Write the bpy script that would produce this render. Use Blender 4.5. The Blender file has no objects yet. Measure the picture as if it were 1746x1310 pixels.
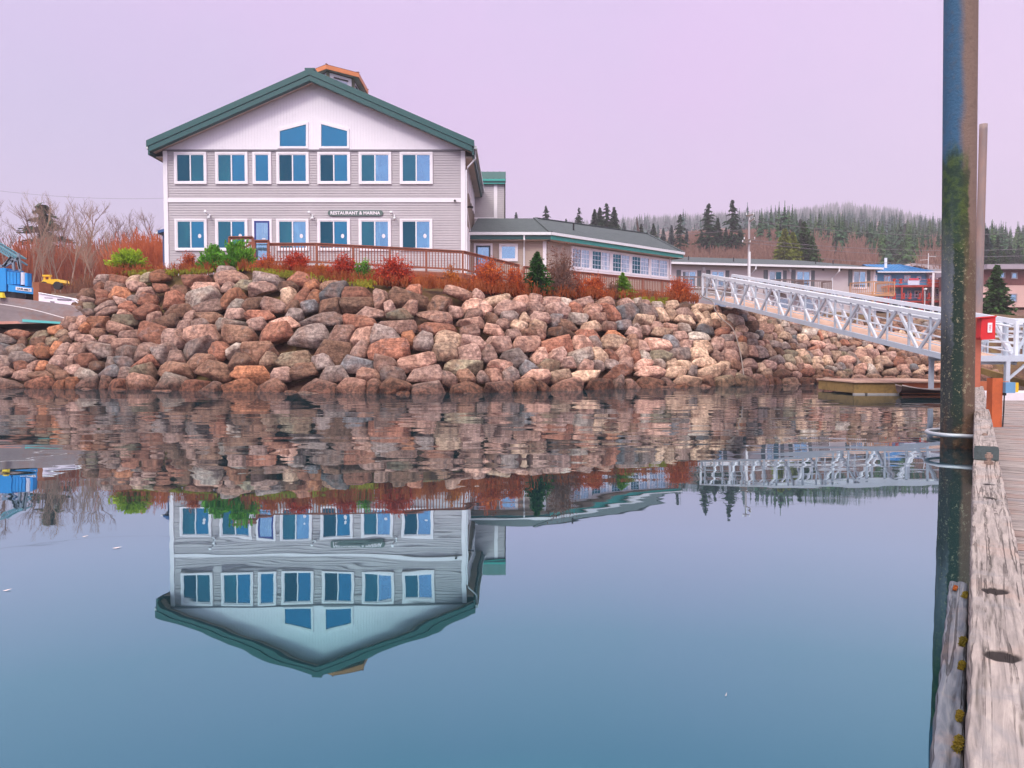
import bpy, math, random
import numpy as np
from mathutils import Vector, Matrix
R=math.radians; PI=math.pi
rng=random.Random(7); npr=np.random.RandomState(11)
S=bpy.context.scene; COL=S.collection
# ------------------------------------------------------------ camera geometry
FP=1320.0; CX,CY=873.0,655.0; CH=1.35; HOR=603.0
PITCH=math.atan((CY-HOR)/FP)
cp,sp=math.cos(PITCH),math.sin(PITCH)
def ray(px,py):
    a=(px-CX)/FP; b=(CY-py)/FP
    return Vector((a, cp+b*sp, -sp+b*cp))
def at(px,py,Y):
    d=ray(px,py); return Vector((0,0,CH))+d*(Y/d.y)
def project(p):
    x,y,z=p[0],p[1],p[2]-CH
    f=y*cp-z*sp; u=y*sp+z*cp
    return (CX+FP*x/f, CY-FP*u/f)
def L(r,g,b):
    def f(c):
        c/=255.0
        return c/12.92 if c<=.04045 else ((c+.055)/1.055)**2.4
    return (f(r),f(g),f(b),1)
# ------------------------------------------------------------ object helpers
def tag(o,label=None,cat=None,group=None,kind=None):
    if label: o['label']=label
    if cat: o['category']=cat
    if group: o['group']=group
    if kind: o['kind']=kind
    return o
def empty(name,loc,label=None,cat=None,group=None,rz=0):
    o=bpy.data.objects.new(name,None); COL.objects.link(o)
    o.location=loc; o.rotation_euler=(0,0,rz); o.empty_display_size=.3
    return tag(o,label,cat,group)
def mesh_np(name,V,Fc,smooth=False):
    me=bpy.data.meshes.new(name)
    if isinstance(V,np.ndarray): V=V.tolist()
    if isinstance(Fc,np.ndarray): Fc=Fc.tolist()
    me.from_pydata(V,[],Fc); me.update()
    if smooth: me.polygons.foreach_set('use_smooth',[True]*len(me.polygons))
    return me
def link(name,me,m,parent=None,world=True,origin=True):
    """world=True: mesh verts are world coordinates"""
    if m is not None and len(me.materials)==0:
        for mm in (m if isinstance(m,(list,tuple)) else [m]): me.materials.append(mm)
    o=bpy.data.objects.new(name,me); COL.objects.link(o)
    if parent is not None:
        o.parent=parent
        if world:
            base=parent.location.copy(); q=parent
            M=Matrix.Identity(4); chain=[]
            while q is not None: chain.append(q); q=q.parent
            for q in reversed(chain): M=M@Matrix.Translation(q.location)@q.rotation_euler.to_matrix().to_4x4() if True else M
            me.transform(M.inverted())
    elif origin and len(me.vertices):
        n=len(me.vertices); a=np.empty(n*3); me.vertices.foreach_get('co',a); a=a.reshape(-1,3)
        c=Vector(((a[:,0].min()+a[:,0].max())/2,(a[:,1].min()+a[:,1].max())/2,a[:,2].min()))
        me.transform(Matrix.Translation(-c)); o.location=c
    return o
class MB:
    def __init__(s): s.v=[]; s.f=[]; s.mi=[]; s.cur=0
    def add(s,V,Fc):
        n=len(s.v); s.v+= [tuple(p) for p in V]; s.f+=[tuple(i+n for i in f) for f in Fc]; s.mi+=[s.cur]*len(Fc); return s
    def box(s,x0,x1,y0,y1,z0,z1):
        V=[(x,y,z) for x in (x0,x1) for y in (y0,y1) for z in (z0,z1)]
        return s.add(V,[(0,1,3,2),(4,6,7,5),(0,4,5,1),(2,3,7,6),(0,2,6,4),(1,5,7,3)])
    def obox(s,O,U,V_,W):
        """box from corner O with edge vectors"""
        O,U,V_,W=map(Vector,(O,U,V_,W)); P=[O+U*a+V_*b+W*c for a in (0,1) for b in (0,1) for c in (0,1)]
        return s.add(P,[(0,1,3,2),(4,6,7,5),(0,4,5,1),(2,3,7,6),(0,2,6,4),(1,5,7,3)])
    def bar(s,p,q,w,h=None,up=(0,0,1)):
        h=h or w; p,q=Vector(p),Vector(q); d=(q-p).normalized(); u=Vector(up)
        if abs(d.dot(u))>.98: u=Vector((0,1,0))
        a=d.cross(u).normalized(); b=a.cross(d).normalized()
        return s.obox(p-a*w/2-b*h/2,q-p,a*w,b*h)
    def tube(s,pts,rs,n=6,cap=True):
        pts=[Vector(p) for p in pts]
        if not isinstance(rs,(list,tuple)): rs=[rs]*len(pts)
        base=len(s.v); prev=None
        for i,p in enumerate(pts):
            d=(pts[min(i+1,len(pts)-1)]-pts[max(i-1,0)]).normalized()
            ref=Vector((0,0,1)) if abs(d.z)<.9 else Vector((1,0,0))
            a=d.cross(ref).normalized(); b=a.cross(d)
            for k in range(n):
                t=2*PI*k/n; s.v.append(tuple(p+(a*math.cos(t)+b*math.sin(t))*rs[i]))
        c=0
        for i in range(len(pts)-1):
            for k in range(n):
                a0=base+i*n+k; a1=base+i*n+(k+1)%n
                s.f.append((a0,a1,a1+n,a0+n)); c+=1
        if cap and n>2:
            s.f.append(tuple(base+k for k in reversed(range(n)))); s.f.append(tuple(base+(len(pts)-1)*n+k for k in range(n))); c+=2
        s.mi+=[s.cur]*c
        return s
    def cyl(s,p,q,r,n=16,r2=None): return s.tube([p,q],[r,r if r2 is None else r2],n)
    def prism(s,poly,ext):
        n=len(poly); e=Vector(ext); P=[Vector(p) for p in poly]; P+= [p+e for p in P]
        Fc=[tuple(range(n)),tuple(reversed(range(n,2*n)))]+[(i,i+n,(i+1)%n+n,(i+1)%n) for i in range(n)]
        return s.add(P,Fc)
    def build(s,name,m,parent=None,smooth=False,world=True,origin=True):
        me=mesh_np(name,s.v,s.f,smooth)
        if isinstance(m,(list,tuple)):
            for mm in m: me.materials.append(mm)
            me.polygons.foreach_set('material_index',s.mi)
        return link(name,me,m,parent,world,origin)
class Plane:
    """vertical plane; u along, d outwards (towards camera side)"""
    def __init__(s,A,B):
        s.O=Vector((A[0],A[1],0)); s.U=(Vector((B[0],B[1],0))-s.O).normalized()
        s.N=Vector((s.U.y,-s.U.x,0)); s.len=(Vector((B[0],B[1],0))-s.O).length
    def P(s,u,z,d=0): return s.O+s.U*u+s.N*d+Vector((0,0,z))
    def hit(s,px,py):
        d=ray(px,py); c=Vector((0,0,CH)); t=(s.O-c).dot(s.N)/d.dot(s.N)
        p=c+d*t; return ((p-s.O).dot(s.U),p.z)
    def rect(s,x0,x1,y0,y1):
        ym=(y0+y1)/2; xm=(x0+x1)/2
        return s.hit(x0,ym)[0],s.hit(x1,ym)[0],s.hit(xm,y1)[1],s.hit(xm,y0)[1]
    def box(s,mb,u0,u1,z0,z1,d0,d1):
        return mb.obox(s.P(u0,z0,d0),s.U*(u1-u0),s.N*(d1-d0),Vector((0,0,z1-z0)))
    def siding(s,mb,u0,u1,z0,z1,step=.12,holes=()):
        z=z0
        while z<z1-1e-4:
            zt=min(z+step,z1); 
            mb.add([s.P(u0,z,.030),s.P(u1,z,.030),s.P(u1,zt,.004),s.P(u0,zt,.004),s.P(u0,z,0),s.P(u1,z,0)],[(0,1,2,3),(4,5,1,0)])
            z=zt
        return mb
# ------------------------------------------------------------ materials
MATS={}
def newmat(name):
    m=bpy.data.materials.new(name); m.use_nodes=True; nt=m.node_tree; nt.nodes.clear()
    return m,nt
def N(nt,t,**k):
    n=nt.nodes.new('ShaderNode'+t)
    for a,b in k.items(): setattr(n,a,b)
    return n
def noise(nt,scale,detail=3,rough=.5,vec=None,dist=0):
    n=N(nt,'TexNoise'); n.inputs['Scale'].default_value=scale; n.inputs['Detail'].default_value=detail
    n.inputs['Roughness'].default_value=rough; n.inputs['Distortion'].default_value=dist
    if vec is not None: nt.links.new(vec,n.inputs['Vector'])
    return n
def ramp(nt,fac,stops,interp='LINEAR'):
    r=N(nt,'ValToRGB'); r.color_ramp.interpolation=interp
    els=r.color_ramp.elements
    while len(els)<len(stops): els.new(.5)
    for e,(p,c) in zip(els,stops):
        e.position=p; e.color=c if len(c)==4 else (*c,1)
    nt.links.new(fac,r.inputs[0]); return r
def mixc(nt,fac,a,b,mode='MIX'):
    m=N(nt,'Mix',data_type='RGBA',blend_type=mode)
    for i,x in ((0,fac),(6,a),(7,b)):
        if hasattr(x,'is_linked') or hasattr(x,'node'): nt.links.new(x,m.inputs[i])
        else: m.inputs[i].default_value=x
    return m.outputs[2]
def mth(nt,op,a,b=0.0,c=None,clamp=False):
    m=N(nt,'Math',operation=op,use_clamp=clamp)
    for i,x in enumerate((a,b) if c is None else (a,b,c)):
        if hasattr(x,'node'): nt.links.new(x,m.inputs[i])
        else: m.inputs[i].default_value=x
    return m.outputs[0]
def mrange(nt,v,a,b,c=0.0,d=1.0,smooth=True):
    m=N(nt,'MapRange'); m.interpolation_type='SMOOTHSTEP' if smooth else 'LINEAR'
    nt.links.new(v,m.inputs[0])
    for i,x in enumerate((a,b,c,d)): m.inputs[i+1].default_value=x
    return m.outputs[0]
def pos(nt,scale=(1,1,1)):
    g=N(nt,'NewGeometry'); mp=N(nt,'Mapping'); mp.inputs['Scale'].default_value=scale
    nt.links.new(g.outputs['Position'],mp.inputs['Vector']); return mp.outputs[0]
def posz(nt,ax=2):
    g=N(nt,'NewGeometry'); s=N(nt,'SeparateXYZ'); nt.links.new(g.outputs['Position'],s.inputs[0]); return s.outputs[ax]
def finish(nt,col,rough=.7,bump=None,bstr=.3,bdist=.02,metal=0,spec=.5,coat=0):
    b=N(nt,'BsdfPrincipled'); o=N(nt,'OutputMaterial'); nt.links.new(b.outputs[0],o.inputs[0])
    if hasattr(col,'node'): nt.links.new(col,b.inputs['Base Color'])
    else: b.inputs['Base Color'].default_value=col
    if hasattr(rough,'node'): nt.links.new(rough,b.inputs['Roughness'])
    else: b.inputs['Roughness'].default_value=rough
    b.inputs['Metallic'].default_value=metal; b.inputs['Specular IOR Level'].default_value=spec
    b.inputs['Coat Weight'].default_value=coat
    if bump is not None:
        bp=N(nt,'Bump'); bp.inputs['Strength'].default_value=bstr; bp.inputs['Distance'].default_value=bdist
        nt.links.new(bump,bp.inputs['Height']); nt.links.new(bp.outputs[0],b.inputs['Normal'])
    return b
def M(name,rgb,rough=.7,var=.25,scale=3.0,stretch=(1,1,1),bump=.3,bdist=.01,metal=0,dirt=None,spec=.4,bscale=None):
    if name in MATS: return MATS[name]
    m,nt=newmat(name); c=L(*rgb); v=pos(nt,stretch)
    n1=noise(nt,scale,5,.6,v); n2=noise(nt,scale*6,3,.6,v)
    f=mth(nt,'ADD',mth(nt,'MULTIPLY',n1.outputs[0],.65),mth(nt,'MULTIPLY',n2.outputs[0],.35))
    lo=tuple(x*(1-var) for x in c[:3])+(1,); hi=tuple(min(1,x*(1+var)) for x in c[:3])+(1,)
    r=ramp(nt,f,[(.3,lo),(.7,hi)]).outputs[0]
    if dirt:
        n3=noise(nt,scale*.7,6,.7,v); r=mixc(nt,ramp(nt,n3.outputs[0],[(.5,(0,0,0,1)),(.68,(.8,.8,.8,1))]).outputs[0],r,L(*dirt))
    n4=noise(nt,bscale or scale*10,4,.6,v)
    finish(nt,r,rough,n4.outputs[0] if bump else None,bump,bdist,metal,spec)
    MATS[name]=m; return m
# ------------------------------------------------------------ camera, world, sun
cam=bpy.data.cameras.new('camera'); co=bpy.data.objects.new('camera',cam); COL.objects.link(co)
co.location=(0,0,CH); co.rotation_euler=(PI/2-PITCH,0,0)
cam.sensor_width=36; cam.lens=FP/1746*36; cam.clip_start=.05; cam.clip_end=6000
S.camera=co
S.view_settings.view_transform='Standard'; S.view_settings.look='None'; S.view_settings.exposure=.22; S.view_settings.gamma=1
S.render.resolution_x=1024; S.render.resolution_y=768
S.cycles.max_bounces=8; S.cycles.volume_bounces=0; S.cycles.use_denoising=True
S.cycles.caustics_reflective=False; S.cycles.caustics_refractive=False
SUN_EL=R(38); SUN_AZ=R(205)   # azimuth clockwise from +Y (north): behind and left of the camera
W=bpy.data.worlds.new('World'); S.world=W; W.use_nodes=True; nt=W.node_tree; nt.nodes.clear()
tc=N(nt,'TexCoord'); sx=N(nt,'SeparateXYZ'); nt.links.new(tc.outputs['Generated'],sx.inputs[0])
sky=N(nt,'TexSky'); sky.sky_type='NISHITA'; sky.sun_disc=False; sky.sun_elevation=SUN_EL; sky.sun_rotation=SUN_AZ
sky.dust_density=3; sky.air_density=1.2
z=sx.outputs[2]
grad=ramp(nt,z,[(0.0,L(160,176,206)),(.07,L(178,178,214)),(.16,L(204,182,224)),(.30,L(214,184,232)),(.46,L(220,192,238)),(1.0,(2.5,2.42,2.2,1))])
# cooler patch low on the left, brighter on the right
side=mth(nt,'MULTIPLY',mrange(nt,sx.outputs[0],.05,-.5),mrange(nt,z,.55,.02))
nz=noise(nt,1.6,4,.55,tc.outputs['Generated'])
side=mth(nt,'MULTIPLY',side,mrange(nt,nz.outputs[0],.3,.62,.45,1.0))
c=mixc(nt,side,grad.outputs[0],L(140,166,204))
c=mixc(nt,mth(nt,'MULTIPLY',mrange(nt,sx.outputs[0],.15,.6),.55),c,L(226,208,236))
n2=noise(nt,3.2,5,.6,tc.outputs['Generated'])
c=mixc(nt,mrange(nt,n2.outputs[0],.38,.66,0,.34),c,L(196,190,226))
c=mixc(nt,mrange(nt,sx.outputs[1],.1,-.5,0,1),c,mixc(nt,1.0,c,(2.5,2.6,2.25,1),'MULTIPLY'))
skym=N(nt,'VectorMath',operation='SCALE'); nt.links.new(sky.outputs[0],skym.inputs[0]); skym.inputs['Scale'].default_value=.11
mx=mixc(nt,.92,skym.outputs[0],c)
bg=N(nt,'Background'); nt.links.new(mx,bg.inputs[0]); bg.inputs[1].default_value=1.0
wo=N(nt,'OutputWorld'); nt.links.new(bg.outputs[0],wo.inputs[0])
sl=bpy.data.lights.new('sun','SUN'); sl.energy=1.5; sl.angle=R(14); sl.color=(1,.95,.88)
so=bpy.data.objects.new('sun',sl); COL.objects.link(so)
sd=Vector((math.sin(SUN_AZ)*math.cos(SUN_EL),math.cos(SUN_AZ)*math.cos(SUN_EL),math.sin(SUN_EL)))
so.rotation_euler=sd.to_track_quat('Z','Y').to_euler(); so.location=sd*60
# ------------------------------------------------------------ bank profile
WP=[(-700,660),(-300,660),(0,662),(200,664),(400,668),(700,672),(900,668),(1100,662),(1300,657),(1450,652),(1600,650),(1746,648)]
wx=[];wy=[]
for px,py in WP:
    Y=FP*CH/(py-HOR); wx.append((px-CX)/FP*Y); wy.append(Y)
wx.append(60);wy.append(44)
def Yw(X): return float(np.interp(X,wx,wy))
TOPY=[(-400,557),(0,557),(105,553),(122,522),(152,484),(190,466),(300,464),(400,458),(500,468),(600,481),(700,489),(800,494),(900,501),(1000,506),(1100,511),(1200,514),(1290,530),(1400,540),(1500,540),(1600,540),(1746,540)]
COT=1.19
tx=[];tz=[]
for px,py in TOPY:
    X=(px-CX)/FP*28
    for _ in range(12):
        Y0=Yw(X); k=(HOR-py)/FP; zt=(CH+k*Y0)/(1-k*COT); X=(px-CX)/FP*(Y0+zt*COT)
    tx.append(X); tz.append(zt)
def Zt(X): return float(np.interp(X,tx,tz))
def sm(t): t=max(0,min(1,t)); return t*t*(3-2*t)
def plateau(X,Y):
    if X<-14:
        lf=sm((-14-X)/2.5); low=2.25+3.9*sm((Y-43)/16); return low*lf+(1-lf)*4.95
    base=4.95-.65*sm((X+5)/6)-.5*sm((X-3)/5)
    return base+(5.6-base)*sm((Y-56)/30)
def ground(X,Y):
    y0=Yw(X); zt=Zt(X); v=(Y-y0)/COT
    if v<zt: return v
    t=sm((Y-y0-zt*COT)/5.5); return zt+(plateau(X,Y)-zt)*t
# water
mb=MB(); mb.add([(-500,-400,0),(500,-400,0),(500,60,0),(-500,60,0)],[(0,1,2,3)])
m,nt=newmat('water'); MATS['water']=m
yy=posz(nt,1)
far=mrange(nt,yy,5.5,12.5,.10,1.0)
near2=mrange(nt,yy,3,12,1.0,.9)
w1=noise(nt,1.0,1,.5,pos(nt,(.42,1.05,1)),.3)
w2=noise(nt,1.0,2,.5,pos(nt,(1.0,3.2,1)),.4)
w3=noise(nt,1.0,2,.5,pos(nt,(.45,.75,1)))
w4=noise(nt,1.0,1,.5,pos(nt,(2.2,3.4,1)))
patch=noise(nt,1.0,2,.5,pos(nt,(.12,.22,1)))
pm=mrange(nt,patch.outputs[0],.35,.65,.35,1.2)
h=mth(nt,'MULTIPLY',mth(nt,'MULTIPLY',w1.outputs[0],.012),mth(nt,'MULTIPLY',far,pm))
h=mth(nt,'ADD',h,mth(nt,'MULTIPLY',mth(nt,'MULTIPLY',w2.outputs[0],.0008),mth(nt,'MULTIPLY',far,pm)))
h=mth(nt,'ADD',h,mth(nt,'MULTIPLY',w3.outputs[0],.0040))
h=mth(nt,'ADD',h,mth(nt,'MULTIPLY',w4.outputs[0],.00036))
bp=N(nt,'Bump'); bp.inputs['Strength'].default_value=1; bp.inputs['Distance'].default_value=1; nt.links.new(h,bp.inputs['Height'])
lw=N(nt,'LayerWeight'); lw.inputs[0].default_value=.5
fac=lw.outputs['Facing']      # 1 at grazing, 0 head-on
gl=N(nt,'BsdfGlossy'); gl.inputs['Roughness'].default_value=.012; nt.links.new(bp.outputs[0],gl.inputs['Normal'])
gr=ramp(nt,fac,[(0.0,(.01,.03,.045,1)),(.35,(.06,.17,.20,1)),(.52,(.115,.33,.355,1)),(.66,(.245,.48,.495,1)),(.775,(.47,.63,.68,1)),(.86,(.58,.66,.70,1)),(.93,(.60,.62,.65,1)),(1.0,(.78,.77,.78,1))])
nt.links.new(gr.outputs[0],gl.inputs['Color'])
df=N(nt,'BsdfDiffuse'); df.inputs['Color'].default_value=(.003,.010,.013,1)
ad=N(nt,'AddShader'); nt.links.new(gl.outputs[0],ad.inputs[0]); nt.links.new(df.outputs[0],ad.inputs[1])
o=N(nt,'OutputMaterial'); nt.links.new(ad.outputs[0],o.inputs[0])
w=mb.build('water',m,origin=False); tag(w,kind='structure')
# terrain near
m,nt=newmat('soil'); MATS['soil']=m
v=pos(nt); a=noise(nt,.6,6,.65,v); b=noise(nt,5,5,.7,v)
c=ramp(nt,a.outputs[0],[(.3,L(40,28,22)),(.45,L(84,54,38)),(.58,L(112,90,46)),(.7,L(80,80,38))]).outputs[0]
c=mixc(nt,mrange(nt,b.outputs[0],.4,.7,0,.6),c,L(60,44,34))
finish(nt,c,.95,b.outputs[0],.6,.08)
def grid_mesh(name,PTS,nu,nv,m,smooth=True):
    Fc=[(j*nu+i,j*nu+i+1,(j+1)*nu+i+1,(j+1)*nu+i) for j in range(nv-1) for i in range(nu-1)]
    return mesh_np(name,PTS,Fc,smooth)
cols=np.concatenate([np.linspace(-60,-26,18),np.linspace(-25.5,30,112),np.linspace(31,60,16)])
rows=[('f',t) for t in np.linspace(-.5,1,14)]+[('b',t) for t in (.3,.8,1.4,2,3,4,5,6,8,10,13,17,22,30,42,60,85)]
P=[]
for k,t in rows:
    for X in cols:
        y0=Yw(X); zt=Zt(X)
        if k=='f': v=t*zt; Y=y0+v*COT+.42; zz=v-.30; XX=X
        else:
            Y=y0+zt*COT+.42+t; fan=1+max(0,t-8)/45; XX=X*fan
            zz=(ground(X,y0+zt*COT+t) if abs(t)<60 else plateau(X,Y)); zz+=.10*math.sin(X*1.7+Y)*math.sin(Y*1.3)-.12*(t<1)
        P.append((XX,Y,zz))
me=grid_mesh('ground',P,len(cols),len(rows),None); g=link('ground',me,MATS['soil'],origin=False); tag(g,kind='structure')
# ------------------------------------------------------------ boulders
m,nt=newmat('boulder_stone'); MATS['rock']=m
at_=N(nt,'Attribute'); at_.attribute_name='tint'; at2=N(nt,'Attribute'); at2.attribute_name='seed'
g=N(nt,'NewGeometry'); va=N(nt,'VectorMath',operation='ADD'); nt.links.new(g.outputs['Position'],va.inputs[0]); nt.links.new(at2.outputs['Vector'],va.inputs[1])
v=va.outputs[0]
n1=noise(nt,1.1,5,.6,v,.3); n2=noise(nt,7,6,.7,v); n3=noise(nt,26,4,.7,v); n4=noise(nt,2.6,3,.5,v,1.2)
mp=N(nt,'Mapping'); mp.inputs['Scale'].default_value=(1.2,1.2,9); mp.inputs['Rotation'].default_value=(.35,.3,0); nt.links.new(v,mp.inputs['Vector'])
st=noise(nt,1.3,5,.6,mp.outputs[0],.6)
c=mixc(nt,mrange(nt,n1.outputs[0],.42,.66,0,.55),at_.outputs['Color'],L(140,100,82))
c=mixc(nt,mrange(nt,n4.outputs[0],.57,.72,0,.4),c,L(104,104,108))
c=mixc(nt,mrange(nt,n2.outputs[0],.3,.75,.0,1.0),mixc(nt,1.0,c,(.42,.39,.38,1),'MULTIPLY'),mixc(nt,1.0,c,(1.5,1.47,1.44,1),'MULTIPLY'))
c=mixc(nt,mrange(nt,st.outputs[0],.52,.62,0,.55),c,mixc(nt,1.0,c,(.45,.4,.4,1),'MULTIPLY'))
c=mixc(nt,mrange(nt,n3.outputs[0],.64,.72,0,.55),c,L(206,198,196))
# weed and damp stain between the tide marks
zz=posz(nt,2); low=mth(nt,'ADD',zz,mth(nt,'MULTIPLY',mth(nt,'SUBTRACT',n1.outputs[0],.5),1.1))
c=mixc(nt,mrange(nt,low,.62,.18,0,.78),c,mixc(nt,mrange(nt,n2.outputs[0],.4,.6),L(44,26,20),L(104,62,46)))
bh=mth(nt,'ADD',mth(nt,'MULTIPLY',n2.outputs[0],.6),mth(nt,'ADD',mth(nt,'MULTIPLY',n3.outputs[0],.25),mth(nt,'MULTIPLY',st.outputs[0],.4)))
finish(nt,c,.82,bh,.95,.11,spec=.3)
import bmesh
def ico(sub):
    bm=bmesh.new(); bmesh.ops.create_icosphere(bm,subdivisions=sub,radius=1)
    V=np.array([v.co[:] for v in bm.verts]); Fc=[[v.index for v in f.verts] for f in bm.faces]; bm.free(); return V,Fc
ICO4=ico(4); ICO3=ico(3)
NDIR=npr.normal(size=(18,3)); NDIR/=np.linalg.norm(NDIR,axis=1)[:,None]
def bumpy(D,seed,f=3.0):
    r=np.random.RandomState(seed); out=0
    for k in range(12):
        d=NDIR[r.randint(18)]; out=out+np.sin(D@d*f*(1+k*.35)+r.rand()*6.28)/(1+k*.4)
    return out/3.0
def rock_radius(D,normals,hs,seed,p=11,amp=.03):
    acc=np.zeros(len(D))
    for n,h in zip(normals,hs):
        t=np.maximum(D@n,0)/h; acc+=t**p
    r=acc**(-1/p)
    return r*(1+amp*bumpy(D,seed,4)+amp*.5*bumpy(D,seed+5,11))
# arc-length table along the waterline
xs=np.linspace(-27,28,1200); ysw=np.array([Yw(x) for x in xs]); arc=np.concatenate([[0],np.cumsum(np.hypot(np.diff(xs),np.diff(ysw)))])
# smoothed tangent
tanx=np.gradient(xs,arc); tany=np.gradient(ysw,arc); kk=np.ones(80)/80
tanx=np.convolve(np.pad(tanx,40,'edge'),kk,'same')[40:-40]; tany=np.convolve(np.pad(tany,40,'edge'),kk,'same')[40:-40]
SL=math.hypot(1,COT)
def surf(s,t):
    x=float(np.interp(s,arc,xs)); y=float(np.interp(s,arc,ysw)); tx_,ty_=float(np.interp(s,arc,tanx)),float(np.interp(s,arc,tany)); q=math.hypot(tx_,ty_); T=Vector((tx_/q,ty_/q,0))
    H=Vector((0,1,0)); up=(H*COT+Vector((0,0,1)))/SL
    return Vector((x,y,0))+up*t, T, x
def tmax(s): return Zt(float(np.interp(s,arc,xs)))*SL
def SMALL(X): return 1.0+.17*sm((-1-X)/6)-.30*sm((-15-X)/2)-.26*sm((X-7)/7)
seeds=[]
t=-.45; row=0
while t<8.6:
    rh=rng.choice([.46,.55,.62,.74]) ; s=rng.uniform(0,.8)
    while s<arc[-1]:
        X=float(np.interp(s,arc,xs)); small=SMALL(X)
        w=rng.choice([.5,.68,.85,1.0,1.25,1.5])*small
        ts=t*small
        seeds.append([s+w/2, (ts)+rng.uniform(-.16,.16)*small, w*.5*rng.uniform(.92,1.05), rh*.5*small])
        s+=w
    t+=rh*.98; row+=1
# extra rows for the zones of smaller rock (so that the scaled rows still reach the crest)
while t<13:
    rh=rng.choice([.5,.6,.7]); s=rng.uniform(0,.8)
    while s<arc[-1]:
        X=float(np.interp(s,arc,xs)); small=SMALL(X)
        w=rng.choice([.5,.7,.9,1.1])*small
        if small<.97 and t*small<tmax(s+w/2): seeds.append([s+w/2,t*small+rng.uniform(-.15,.15)*small,w*.5,rh*.5*small])
        s+=w
    t+=rh
seeds=[q for q in seeds if -.7<q[1]<tmax(q[0])-.22]
# thin out overlaps
keep=[]
for q in seeds:
    if all(((q[0]-p[0])/(.62*(q[2]+p[2])))**2+((q[1]-p[1])/(.62*(q[3]+p[3])))**2>1 for p in keep[-200:]) : keep.append(q)
seeds=np.array(keep); NS=len(seeds)
PAL=[('grey',(150,138,136)),('pinkish grey',(178,150,142)),('pink',(202,164,150)),('rusty orange',(184,128,98)),('reddish brown',(166,116,98)),('brown',(142,112,96)),
     ('blue-grey',(128,132,140)),('olive grey',(150,142,124)),('tan',(204,178,158)),('dark brown',(104,82,70)),('pale grey',(184,176,170))]
rocks=[]
for i in range(NS):
    s,t,rw,rh=seeds[i]; P0,T,X=surf(s,t)
    if not(-26<X<25): continue
    d=seeds-seeds[i]; asp=1.3
    dist=np.hypot(d[:,0]/asp,d[:,1]); idx=[j for j in np.argsort(dist)[1:11] if dist[j]<2.2]
    up=(Vector((0,COT,1))/SL); n=T.cross(up).normalized()
    if n.y>0: n=-n
    up=T.cross(n).normalized()
    if up.z<0: up=-up
    # face direction: between the slope normal and the horizontal
    fr=(n*.8+Vector((n.x,n.y,0)).normalized()*.75).normalized()
    fr=(fr+T*rng.uniform(-.32,.32)+up*rng.uniform(-.18,.22)).normalized()
    Tn=np.array(T); Un=np.array(up); Nn=np.array(n); Fn=np.array(fr)
    normals=[];hs=[]
    for j in idx:
        dx,dy=d[j,0],d[j,1]; L0=math.hypot(dx,dy)
        ri=rw if abs(dx)>abs(dy) else rh; rj=seeds[j,2] if abs(dx)>abs(dy) else seeds[j,3]
        h=(L0*L0+ri*ri-rj*rj)/(2*L0); h=max(.12,min(h,L0*.75))
        dv=(Tn*dx+Un*dy)/L0; tilt=rng.uniform(-.10,.16); dv=dv+Nn*tilt; dv/=np.linalg.norm(dv)
        normals.append(dv); hs.append(h*rng.uniform(.945,1.015)-.010)
    size=min(rw,rh*1.2)
    for sg,q in ((1,rw),(-1,rw)):
        dv=Tn*sg+Nn*rng.uniform(-.1,.2); normals.append(dv/np.linalg.norm(dv)); hs.append(q*1.15)
    for sg,q in ((1,rh),(-1,rh)):
        dv=Un*sg+Nn*rng.uniform(-.1,.25); normals.append(dv/np.linalg.norm(dv)); hs.append(q*1.2)
    ti=rng.uniform(-.34,.34); q_=np.array([0,0,1.])+Tn*ti; q_/=np.linalg.norm(q_); normals.append(q_); hs.append(rh*rng.uniform(.78,1.0)); q_=np.array([0,0,-1.])-Tn*(ti*.5+rng.uniform(-.3,.3)); q_/=np.linalg.norm(q_); normals.append(q_); hs.append(rh*rng.uniform(.85,1.15)); sd_=rng.choice((-1,1)); q_=Tn*sd_+np.array([0,0,rng.uniform(.35,1.1)]); q_/=np.linalg.norm(q_); normals.append(q_); hs.append(rw*rng.uniform(.62,.95))
    dep=size*rng.uniform(.5,.74)
    normals.append(Fn); hs.append(dep); normals.append(-Nn); hs.append(size*1.1)
    for _ in range(rng.choice([1,1,2,2])):
        a=rng.uniform(0,2*PI); tl=rng.uniform(.4,1.1); dv=Fn+(Tn*math.cos(a)+Un*math.sin(a))*tl; dv/=np.linalg.norm(dv)
        normals.append(dv); hs.append(dep*rng.uniform(.86,1.12)+.25*tl*size*.5)
    rocks.append(dict(P=P0,n=normals,h=hs,s=s,t=t,X=X,row=t,rw=rw,rh=rh,size=rw*rh))
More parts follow.
